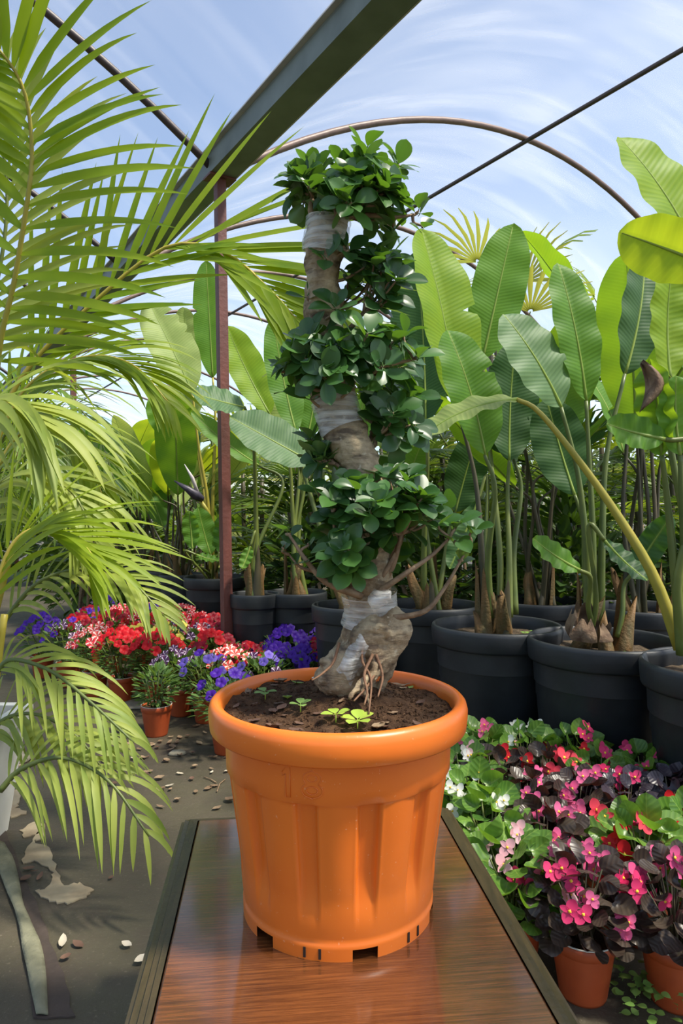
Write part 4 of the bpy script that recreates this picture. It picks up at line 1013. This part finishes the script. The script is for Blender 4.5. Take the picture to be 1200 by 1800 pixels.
def shrub(x, Y, rx, h, n, label, seed, mat='hedge', s=(.07, .14)):
    q = np.random.RandomState(seed); g = empty('shrub', (x, Y, 0), label, 'shrub'); items = []
    lv = [(0, 0, 0), (.28, .35, .05), (0, .45, 0), (-.28, .35, .05), (.2, .75, 0), (0, 1, -.08), (-.2, .75, 0)]; lf = [(0, 1, 2), (0, 2, 3), (1, 4, 5, 2), (2, 5, 6, 3)]
    for i in range(n):
        d = q.normal(size=3); d /= np.linalg.norm(d); r = q.uniform(.35, 1)**.6
        p = Vector((x+d[0]*rx*r, Y+d[1]*rx*.6*r, max(.03, h*.5+d[2]*h*.5*r))); dr = Vector((d[0], d[1], d[2]*.6+q.uniform(-.3, .7))); L = q.uniform(*s)
        items.append((lv, lf, frame(p, dr, (q.uniform(-.4, .4), q.uniform(-.4, .4), 1), (L, L, L))))
    tag(joined('foliage', items, M[mat], g), kind='stuff')
    for k in range(5):
        b = Vector((x+q.uniform(-.3, .3)*rx, Y+q.uniform(-.2, .2), 0)); vv, ff = tube([b, b+Vector((q.uniform(-.2, .2), 0, h*.6))], [.022, .01], 6); ob('stem', vv, ff, M['twig'], g)
wh = ['leftmost', 'second', 'third', 'fourth', 'fifth', 'sixth', 'seventh', 'eighth', 'ninth', 'tenth']
for i, x in enumerate(np.linspace(-7.5, 6.5, 9)):
    shrub(float(x), 10.2+.5*math.sin(i*2.1), 1.15, 2.0+.35*math.sin(i*1.7), 1500, 'leafy shrub in the far background hedge, %s from the left' % wh[i], 60+i, s=(.12, .24))
for i, (x, Y, h, lb) in enumerate([(.9, 5.4, 1.3, 'dense green shrub filling the gap behind the right pots'), (2.3, 5.6, 1.5, 'dense green shrub behind the right edge plants'), (-.1, 5.6, 1.2, 'dense green shrub behind the ficus'), (-2.2, 6.4, 1.15, 'dense green shrub behind the second post'), (-1.2, 6.9, 1.1, 'dense green shrub behind the flowering bird of paradise')]):
    shrub(x, Y, .75, h, 1100, lb, 90+i, s=(.08, .16))
for i, (x, Y, h, lb) in enumerate([(.62, 4.0, 1.0, 'low dark shrub just behind the pot right of the ficus'), (1.25, 3.75, 1.0, 'low dark shrub behind the two right front pots'), (2.05, 3.6, 1.15, 'low dark shrub behind the pots at the right edge'), (-.15, 4.3, .95, 'low dark shrub behind the ficus, left of the trunk')]):
    shrub(x, Y, .42, h, 800, lb, 120+i, 'fan_d', (.06, .13))
# thin cane plants near the second post
for i, (px, Y) in enumerate(((148, 6.0), (165, 5.6), (188, 5.8), (205, 6.2))):
    c = P(px, 900, Y); c.z = 0; g = empty('cane_plant', c, 'bare-stemmed cane plant near the second post, %s from the left' % wh[i].replace('leftmost', 'first'), 'plant')
    for k in range(4):
        b = c+Vector((U(-.1, .1), U(-.1, .1), 0)); e = b+Vector((U(-.12, .12), 0, U(.9, 1.35))); vv, ff = tube([b, b.lerp(e, .5)+Vector((.02, 0, 0)), e], .012, 6); ob('cane', vv, ff, M['twig'], g)
        for j in range(8):
            a = j*.9; link('leaf', FLM[j % 6], g, frame(e-Vector((0, 0, .03*(j//3))), (math.cos(a), math.sin(a), .3), (0, 0, 1), (.16, .16, .16)))

# ------------------------------------------------------------------ small pots with flowers
def small_pot(parent, c, rr, h, tilt=None):
    vv, ff = lathe([(0, .002), (rr*.70, 0), (rr*.73, .006), (rr*.95, h*.80), (rr*.955, h*.81), (rr*1.0, h*.82), (rr*1.02, h*.99), (rr*1.0, h), (rr*.96, h), (rr*.94, h*.9), (0, h*.88)], 28, c)
    fm = [0]*len(ff)
    for i in range(9*28, 10*28): fm[i] = 1
    ob('pot', vv, ff, [M['terracotta'], M['soil']], parent, fm)
    vv, ff = lathe([(rr*1.0, h), (rr*1.015, h+.0025), (rr*.985, h+.003), (rr*.955, h)], 28, c); ob('pot_lip', vv, ff, M['whiteplastic'], parent)
def petunia_flower():
    v, f = [(0, 0, -.35)], []; n = 30
    for r, z in ((.16, -.12), (.55, .06), (1.0, .02)):
        for k in range(n):
            a = 2*PI*k/n; q = r*(1-.13*abs(math.sin(2.5*a))**.7*0-.12*(1-abs(math.cos(2.5*a)))*r); v.append((q*math.cos(a), q*math.sin(a), z+.06*r*math.cos(5*a)))
    f = [(0, 1+k, 1+(k+1) % n) for k in range(n)]
    for i in range(2):
        for k in range(n): f.append((1+i*n+k, 1+(i+1)*n+k, 1+(i+1)*n+(k+1) % n, 1+i*n+(k+1) % n))
    return v, f
PFM = {k: mesh('petunia_flower', *petunia_flower(), M[k]) for k in ('p_red', 'p_crimson', 'p_purple', 'p_violet', 'p_yellow', 'p_star', 'p_dstar', 'p_coral')}
LEAF0 = ([(0, 0, 0), (.2, .3, .05), (0, .4, 0), (-.2, .3, .05), (.17, .7, 0), (0, 1, -.1), (-.17, .7, 0)], [(0, 1, 2), (0, 2, 3), (1, 4, 5, 2), (2, 5, 6, 3)])
pet_count = {}
def petunia(px, y_ground, cols, label, nf=13, spread=.13, h=.17, fy=.0):
    Y = CAM_H*F/(y_ground-900); c = Vector(((px-600)/F*Y, Y, 0)); g = empty('potted_petunia', c, label, 'potted flowers', 'petunias in the left flower bed')
    ph = .135; small_pot(g, c, .068, ph); items = []; stems = []
    for i in range(300):
        d = Vector((R.gauss(0, 1), R.gauss(0, 1), R.gauss(0, 1))).normalized(); r = U(.3, 1)**.5
        p = c+Vector((d.x*spread*r, d.y*spread*r, ph+h*.42+d.z*h*.46*r)); L = U(.022, .05)
        items.append((*LEAF0, frame(p, Vector((d.x, d.y, d.z*.5+.35)), (U(-.4, .4), U(-.4, .4), 1), (L, L, L))))
    for i in range(14):
        a = U(0, 6.28); r = U(.3, .95)*spread; b = c+Vector((.02*math.cos(a), .02*math.sin(a), ph-.02)); e = c+Vector((r*math.cos(a), r*math.sin(a), ph+h*U(.4, .9)))
        stems.append((*tube([b, b.lerp(e, .5)+Vector((0, 0, .02)), e], [.003, .0025, .002], 4), None))
    tag(joined('foliage', items, M['pet_leaf'], g), kind='stuff'); tag(joined('stems', stems, M['stalk'], g), kind='stuff')
    for i in range(nf):
        a = i*2.4+U(-.3, .3); r = spread*.95*math.sqrt((i+.5)/nf); z = ph+h*(.95-.40*(r/spread)**2)+U(-.01, .02)
        p = c+Vector((r*math.cos(a), r*math.sin(a), z)); s = U(.022, .030); d = Vector((math.cos(a)*r/spread*.9+U(-.25, .25), math.sin(a)*r/spread*.6-.65, .75))
        link('flower', PFM[R.choice(cols)], g, frame(p, d.orthogonal(), d, (s, s, s)))
PET = [  # px, ground y, colours, label
    (275, 1291, (), 'petunia not yet in flower in the foremost terracotta pot'),
    (213, 1234, ('p_red',), 'bright red petunia in the terracotta pot left of the foremost one'),
    (168, 1222, ('p_coral', 'p_star'), 'coral and white striped petunia at the left front of the bed'),
    (250, 1220, ('p_red', 'p_yellow'), 'red petunia with a few yellow blooms behind the foremost pot'),
    (318, 1256, ('p_dstar',), 'dark purple petunia with white stars right of the foremost pot'),
    (398, 1322, ('p_violet', 'p_purple'), 'violet-blue petunia nearest to the orange pot'),
    (362, 1268, ('p_purple', 'p_violet'), 'blue-purple petunia in front of the coral striped one'),
    (405, 1250, ('p_coral',), 'coral petunia with white stripes left of the orange pot'),
    (460, 1270, ('p_violet', 'p_dstar'), 'violet and dark petunia just behind the rim of the orange pot'),
    (120, 1205, ('p_dstar', 'p_purple'), 'dark petunia half behind the drooping palm fronds'),
    (300, 1212, ('p_dstar', 'p_yellow'), 'dark starry petunia with yellow blooms in the middle of the bed'),
    (352, 1218, ('p_dstar', 'p_star'), 'dark and red starred petunia in the middle of the bed'),
    (195, 1188, ('p_red', 'p_crimson'), 'red petunia in the second row at the left'),
    (245, 1186, ('p_red', 'p_star'), 'mixed red and striped petunia in the second row'),
    (160, 1168, ('p_purple', 'p_crimson'), 'purple and crimson petunia at the back left of the bed'),
    (400, 1212, ('p_crimson',), 'deep crimson petunia right of the near post foot'),
    (450, 1222, ('p_crimson', 'p_purple'), 'crimson and purple petunia in front of the purple mass'),
    (505, 1232, ('p_purple',), 'rich purple petunia in front of the small black pots'),
    (545, 1222, ('p_purple',), 'rich purple petunia behind the left of the orange pot'),
    (480, 1205, ('p_purple', 'p_crimson'), 'purple petunia with crimson blooms along the black pots'),
    (590, 1235, ('p_crimson',), 'crimson petunia beside the ficus foot'),
    (300, 1184, ('p_star', 'p_red'), 'red and white striped petunia in the back middle of the bed'),
    (345, 1188, ('p_red', 'p_star'), 'red petunia just left of the near post'),
    (415, 1192, ('p_red',), 'bright red petunia against the foot of the near post'),
    (215, 1163, ('p_crimson', 'p_star'), 'crimson petunia with striped blooms in the back row'),
    (265, 1162, ('p_star', 'p_purple'), 'white and red striped petunia in the back row'),
    (322, 1165, ('p_star',), 'red and white striped petunia standing highest before the black pots'),
    (185, 1145, ('p_purple', 'p_dstar'), 'dark purple petunia at the far end of the bed'),
    (540, 1200, ('p_crimson', 'p_red'), 'crimson petunia between the black pots and the purple mass'),
    (75, 1190, ('p_purple',), 'purple petunia seen through the palm at the left'),
    (375, 1238, ('p_red', 'p_crimson'), 'red petunia between the dark starry one and the coral striped one'),
    (432, 1246, ('p_crimson', 'p_red'), 'crimson petunia close behind the coral striped one'),
    (480, 1244, ('p_purple',), 'rich purple petunia standing foremost in the purple mass'),
    (525, 1250, ('p_purple',), 'rich purple petunia touching the far rim of the orange pot'),
    (570, 1250, ('p_purple', 'p_crimson'), 'purple and crimson petunia left of the ficus foot'),
    (370, 1196, ('p_crimson', 'p_red'), 'crimson petunia directly left of the near post foot'),
    (140, 1195, ('p_red', 'p_crimson'), 'red petunia at the left margin of the bed under the palm'),
    (275, 1238, ('p_red',), 'bright red petunia directly behind the foremost pot'),
]
for px, yg, cols, lb in PET:
    petunia(px, yg, cols or ('p_dstar',), lb, 0 if not cols else 8 if 'p_violet' in cols else 13 if 'p_dstar' in cols else 26, .09 if not cols else .145, .19 if not cols else .19 if yg > 1240 else .25)

def beg_leaf(cup, wav):
    """roundish lop-sided blade, folded a little along the midrib, wavy edge"""
    v, f = [(0, .45, 0)], []; n = 16
    for r in (.4, .75, 1.0):
        for k in range(n):
            a = 2*PI*k/n-PI/2; q = r*(1-.30*r*math.exp(-(min(k, n-k)/1.1)**2)); x = .45*q*math.cos(a)*(1.08 if math.cos(a) > 0 else .92); y = .45+.52*q*math.sin(a)+(.06*r if k == n//2 else 0)
            v.append((x, y, cup*(.30*abs(x)+.34*r*r*.45)+wav*r*r*math.sin(4*a+1)*.5-.10*max(0, y-.6)))
    f = [(0, 1+k, 1+(k+1) % n) for k in range(n)]
    for i in range(2): f += [(1+i*n+k, 1+(i+1)*n+k, 1+(i+1)*n+(k+1) % n, 1+i*n+(k+1) % n) for k in range(n)]
    return v, f
BLM = {(k, i): mesh('begonia_leaf', *beg_leaf(*c), M[k]) for k in ('beg_green', 'beg_dark', 'beg_black') for i, c in enumerate(((.35, .05), (.9, .08), (1.5, .06), (-.4, .09)))}
def beg_flower(col):
    v, f, fm = [], [], []
    for a0, L, w_ in ((PI/2, 1, .95), (-PI/2, 1, .95), (0, .82, .5), (PI, .82, .5)):
        b = len(v); n = 5
        for i in range(n+1):
            t = i/n; wd = w_*.5*math.sin(PI*min(.97, .12+.85*t))**.6
            for s in (-1, 0, 1):
                x, y, z = wd*s, .06+t*L*.94, .10+.18*t*t-.12*t+.05*abs(s); v.append((x*math.cos(a0-PI/2)-y*math.sin(a0-PI/2), x*math.sin(a0-PI/2)+y*math.cos(a0-PI/2), z+(.03 if w_ < .6 else 0)))
        for i in range(n):
            for k in range(2): f.append((b+i*3+k, b+i*3+k+1, b+i*3+k+4, b+i*3+k+3)); fm.append(0)
    b = len(v); v += [(.0, 0, .34), (.17, 0, .16), (0, .17, .16), (-.17, 0, .16), (0, -.17, .16)]
    f += [(b, b+1, b+2), (b, b+2, b+3), (b, b+3, b+4), (b, b+4, b+1)]; fm += [1]*4
    return mesh('begonia_flower', v, f, [M[col], M['stamen']], fm)
BFM = {k: beg_flower(k) for k in ('b_pink', 'b_hot', 'b_blush', 'b_white', 'b_red', 'b_coral')}
def begonia(px, py, Y, leafk, cols, label, nl=46, nf=16, spread=.115, h=.125, fs=(.017, .024), ls=(.036, .056), ph=.125):
    c = Vector(((px-600)/F*Y, Y, 0)); g = empty('potted_begonia', c, label, 'potted flowers', 'begonias in the right flower bed')
    small_pot(g, c, .066, ph); stems = []
    for i in range(nl):
        a = i*2.399; t = (i+.5)/nl; el = math.asin(max(-.6, min(1, 1-1.5*t))); r = spread*U(.82, 1.05)
        d = Vector((math.cos(a)*math.cos(el), math.sin(a)*math.cos(el), math.sin(el))); p = c+Vector((d.x*r*.82, d.y*r*.82, ph+.05+d.z*(h*.72 if d.z > 0 else h*.55))); L = U(*ls)
        out = Vector((d.x, d.y, .25-.35*t)); link('leaf', BLM[(leafk, R.randrange(4))], g, frame(p-out*.012, out+Vector((U(-.3, .3), U(-.3, .3), 0)), Vector((d.x*.8+U(-.5, .5), d.y*.8-.35+U(-.4, .4), .75)), (L, L, L)))
        if i % 2: stems.append((*tube([c+Vector((d.x*.015, d.y*.015, ph-.015)), c+Vector((d.x*.03, d.y*.03, ph+.04)), p], [.0032, .0028, .0018], 4), None))
    i = 0
    while i < nf:                                                # flowers stand in small trusses
        tr_ = i/max(1, nf); a = i*.8+U(-.3, .3); r = spread*math.sqrt(min(1, tr_+U(0, .15)))*1.05; z = ph+h*(1.14-.62*(r/spread)**2); p0 = c+Vector((r*math.cos(a), r*math.sin(a), z)); col = R.choice(cols)
        stems.append((*tube([c+Vector((0, 0, ph+.03)), c.lerp(p0, .6)+Vector((0, 0, ph*.35)), p0], [.002, .0018, .0015], 4), None))
        for k in range(R.randint(2, 4)):
            s = U(*fs); p = p0+Vector((U(-.03, .03), U(-.03, .03), U(-.012, .02))); d = Vector((math.cos(a)*r/spread*.7+U(-.35, .35), -.75+U(-.35, .35), .8))
            x = frame(p, Vector((U(-1, 1), .2, 1)), d, (s, s, s)); link('flower', BFM[col], g, x); i += 1
    tag(joined('stems', stems, M['stalk_d' if leafk != 'beg_green' else 'stalk'], g), kind='stuff')
pk, ht, bl, wt, rd, co = 'b_pink', 'b_hot', 'b_blush', 'b_white', 'b_red', 'b_coral'
BEG = [  # px, Y, leaf, colours, label
    (1024, 1.42, 'beg_dark', (pk, pk, ht), 'pink begonia with bronze leaves in the foremost fully visible terracotta pot', 26),
    (1185, 1.40, 'beg_dark', (pk,), 'light pink begonia with bronze leaves at the bottom right corner', 22),
    (900, 1.50, 'beg_green', (bl,), 'blush pink begonia with green leaves beside the table edge', 8),
    (862, 1.70, 'beg_green', (bl, wt), 'green begonia with a few blush blooms near the pot base', 5),
    (1128, 1.60, 'beg_green', (co, rd), 'coral red begonia with large green leaves at the right', 11),
    (955, 1.66, 'beg_dark', (pk, ht), 'pink begonia with bronze leaves behind the foremost pot', 14),
    (1225, 1.66, 'beg_green', (rd, co), 'red begonia with green leaves cut by the right edge', 8),
    (832, 1.86, 'beg_green', (wt,), 'white begonia with green leaves beside the orange pot', 12),
    (925, 1.84, 'beg_dark', (pk, bl), 'pink and blush begonia with bronze leaves in the third row', 12),
    (1015, 1.84, 'beg_dark', (pk,), 'pink begonia with dark leaves in the middle of the bed', 18),
    (1100, 1.84, 'beg_black', (ht,), 'nearly black-leaved begonia with few pink blooms', 6),
    (1185, 1.86, 'beg_black', (wt,), 'black-leaved begonia without open blooms at the right', 0),
    (870, 2.02, 'beg_dark', (rd, wt), 'red begonia with bronze leaves behind the white one', 12),
    (960, 2.02, 'beg_dark', (rd, co), 'red and coral begonia with dark leaves in the back row', 12),
    (1050, 2.02, 'beg_green', (ht, rd), 'hot pink begonia with green leaves in front of the black pot', 14),
    (1135, 2.02, 'beg_green', (ht,), 'hot pink begonia with green leaves near the right black pots', 14),
    (1215, 2.05, 'beg_green', (ht, pk), 'pink begonia with green leaves at the right end of the back row', 12),
    (842, 2.20, 'beg_green', (pk, bl), 'pale pink begonia with green leaves rising behind the orange pot rim', 10),
    (925, 2.19, 'beg_green', (wt, rd), 'green begonia with single white and red blooms against the black pot', 6),
    (1008, 2.17, 'beg_green', (ht,), 'hot pink begonia half hidden at the very back', 8),
    (815, 2.04, 'beg_green', (wt, bl), 'green begonia with white blooms hidden by the orange pot', 5),
    (1090, 1.27, 'beg_dark', (pk,), 'pink begonia with bronze leaves below the foremost pot', 10),
]
for px, Y, lk, cols, lb, nf in BEG:
    if px == 1090: continue
    begonia(px, 0, Y, lk, cols, lb, 70 if lk == 'beg_green' else 92, int(nf*1.4), .125, .14 if Y < 2.1 else .16, (.024, .031) if co in cols else (.018, .025), (.044, .068) if lk == 'beg_green' else (.036, .054))
# low creeping mint-like weed at the bottom right
e = empty('creeping_weed', P(1125, 1690, 1.38)*1, 'low pale green weed on the floor beside the foremost begonia pot', 'weed'); e.location.z = 0
for k in range(70):
    p = Vector((e.location.x+U(-.07, .09), e.location.y+U(-.08, .08), U(.005, .06))); a = U(0, 6.28)
    link('leaf', WLD, e, frame(p, (math.cos(a), math.sin(a), .3), (U(-.3, .3), U(-.3, .3), 1), (.03, .022, .022)))

# ------------------------------------------------------------------ floor details
def patch(name, pix, mat, z, parent, label=None, jag=.012, thick=.003):
    pts = [P(x, y, CAM_H*F/(y-900)) for x, y in pix]; n = len(pts); ring = []
    for i in range(n):
        a, b = pts[i], pts[(i+1) % n]
        for k in range(5): q = a.lerp(b, k/5); ring.append(Vector((q.x+U(-jag, jag), q.y+U(-jag, jag), 0)))
    c = sum(ring, Vector())/len(ring); v = [p+Vector((0, 0, .0005)) for p in ring]+[p+Vector((0, 0, z+thick)) for p in ring]
    m_ = len(ring); f = [(i, (i+1) % m_, m_+(i+1) % m_, m_+i) for i in range(m_)]+[tuple(m_+i for i in t3) for t3 in tessellate_polygon([v[m_:]])]
    o = ob(name, v, f, M[mat], parent, smooth=False)
    if label: o['label'] = label
    return o
patch('pale_patch', [(45, 1500), (70, 1460), (80, 1445), (75, 1478), (52, 1478), (88, 1492), (100, 1530), (110, 1560), (140, 1553), (162, 1565), (155, 1575), (125, 1590), (85, 1588), (60, 1570), (84, 1562), (95, 1535), (60, 1515), (38, 1520)], 'palepatch', .001, floor, 'pale patch on the matting', .006)
patch('pale_patch', [(8, 1405), (30, 1385), (38, 1405), (28, 1422), (50, 1430), (20, 1440), (5, 1432)], 'palepatch', .001, floor, jag=.006)
patch('pale_patch', [(36, 1462), (60, 1445), (78, 1452), (66, 1468), (40, 1475)], 'palepatch', .001, floor, jag=.006)
patch('pale_patch', [(8, 1340), (35, 1310), (45, 1330), (30, 1350)], 'palepatch', .001, floor, jag=.008)
patch('mat_edge', [(-20, 1440), (6, 1450), (35, 1530), (70, 1600), (105, 1700), (130, 1790), (60, 1790), (55, 1690), (25, 1580), (-20, 1500)], 'mat_edge', .001, floor, 'folded dark edge of the matting', .004)
v, f = [], []
sp = spline([(-6, 1485), (12, 1530), (30, 1590), (48, 1640), (62, 1700), (74, 1790)], 26)
for i, (x, y) in enumerate(sp):
    for k in range(5):
        xx = x-13*(1+.3*math.sin(i*.4))+26*k/4*(1+.3*math.sin(i*.4)); Y = CAM_H*F/(y-900); p = P(xx, y, Y); p.z = .006+.004*math.sin(PI*k/4)+.002*math.sin(i*1.3+k); v.append(p)
for i in range(26):
    for k in range(4): f.append((i*5+k, i*5+k+1, (i+1)*5+k+1, (i+1)*5+k))
o = ob('cloth_strip', v, f, M['strip']); o.modifiers.new('thick', 'SOLIDIFY').thickness = .003
tag(o, 'long grey-green cloth strip lying on the floor at the bottom left', 'cloth')
for i, (x, y, r, lb) in enumerate([(209, 1306, .022, 'small round pale stone left of the foremost pot'), (312, 1326, .032, 'flat pale stone between the foremost pot and the orange one'), (232, 1240, .10, 'large flat stone slab at the front of the petunia bed'), (30, 1335, .06, 'flat pale stone under the low palm frond')]):
    Y = CAM_H*F/(y-900); p = P(x, y, Y); v, f = lathe([(1e-4, -.006), (r*.9, 0), (r, .006), (r*.8, .013), (1e-4, .016)], 22, (p.x, p.y, 0), rf=lambda i_, a, s=i: 1+.16*math.sin(a*2+s)+.08*math.sin(a*5+s*2))
    tag(ob('stone', v, f, M['stone']), lb, 'stone')
lit = [(168, 1313, 'dry'), (186, 1316, 'dry'), (190, 1331, 'dry_d'), (176, 1333, 'dry_d'), (235, 1336, 'pale_litter'), (252, 1334, 'dry'), (268, 1312, 'dry'), (282, 1306, 'dry'), (298, 1307, 'dry'), (316, 1298, 'dry'), (280, 1371, 'dry'), (298, 1384, 'pale_litter'), (316, 1362, 'pale_litter'), (342, 1350, 'dry'), (372, 1360, 'pale_litter'), (366, 1388, 'dry'), (312, 1409, 'dry'), (372, 1354, 'dry'),
       (398, 1358, 'pale_litter'), (337, 1372, 'dry_d'), (282, 1421, 'dry'), (381, 1423, 'dry'), (404, 1410, 'dry'), (370, 1332, 'dry_d'), (350, 1308, 'dry'), (330, 1296, 'dry_d'), (360, 1290, 'dry'), (345, 1278, 'dry'), (222, 1666, 'pale_litter'), (110, 1660, 'pale_litter'), (137, 1664, 'dry_d'), (116, 1688, 'dry_d'), (60, 1535, 'dry_d'), (50, 1530, 'dry_d'), (45, 1550, 'dry_d'), (70, 1545, 'dry_d'), (195, 1546, 'dry_d'), (250, 1693, 'pale_litter')]
for i in range(34): lit.append((U(150, 400), U(1290, 1400), R.choice(('dry', 'dry_d', 'dry'))))
for i, (x, y, mt) in enumerate(lit):
    Y = CAM_H*F/(y-900); p = P(x, y, Y); s = U(.024, .046) if mt != 'dry_d' else U(.02, .036)
    if x > 400 and y > 1440: continue
    p.z = .006; o = link('fallen_leaf', DL[(mt, i % 3)], None, Matrix.Translation(p) @ Matrix.Rotation(U(0, 6.28), 4, 'Z') @ Matrix.Rotation(U(-.2, .2), 4, 'X') @ Matrix.Diagonal((s, s, s, 1)))
    tag(o, {'dry': 'light brown dry leaf lying on the dark floor matting', 'dry_d': 'dark brown dry leaf lying on the dark floor matting', 'pale_litter': 'whitish scrap of dry leaf on the dark floor matting'}[mt], 'leaf', {'dry': 'light dry leaves on the floor', 'dry_d': 'dark dry leaves on the floor', 'pale_litter': 'whitish leaf scraps on the floor'}[mt])
for i, pts in enumerate(([(381, 1394), (386, 1380), (396, 1372)], [(358, 1368), (370, 1372), (380, 1378)], [(228, 1336), (245, 1335), (262, 1332)])):
    vv, ff = tube([P(x, y, CAM_H*F/(y-900))+Vector((0, 0, .005)) for x, y in pts], .0022, 5)
    tag(ob('dry_twig', vv, ff, M['twig']), ['bent dry twig on the floor beside the orange pot', 'thin dry twig on the floor left of the bent one', 'dry twig on the floor below the foremost pot'][i], 'twig')
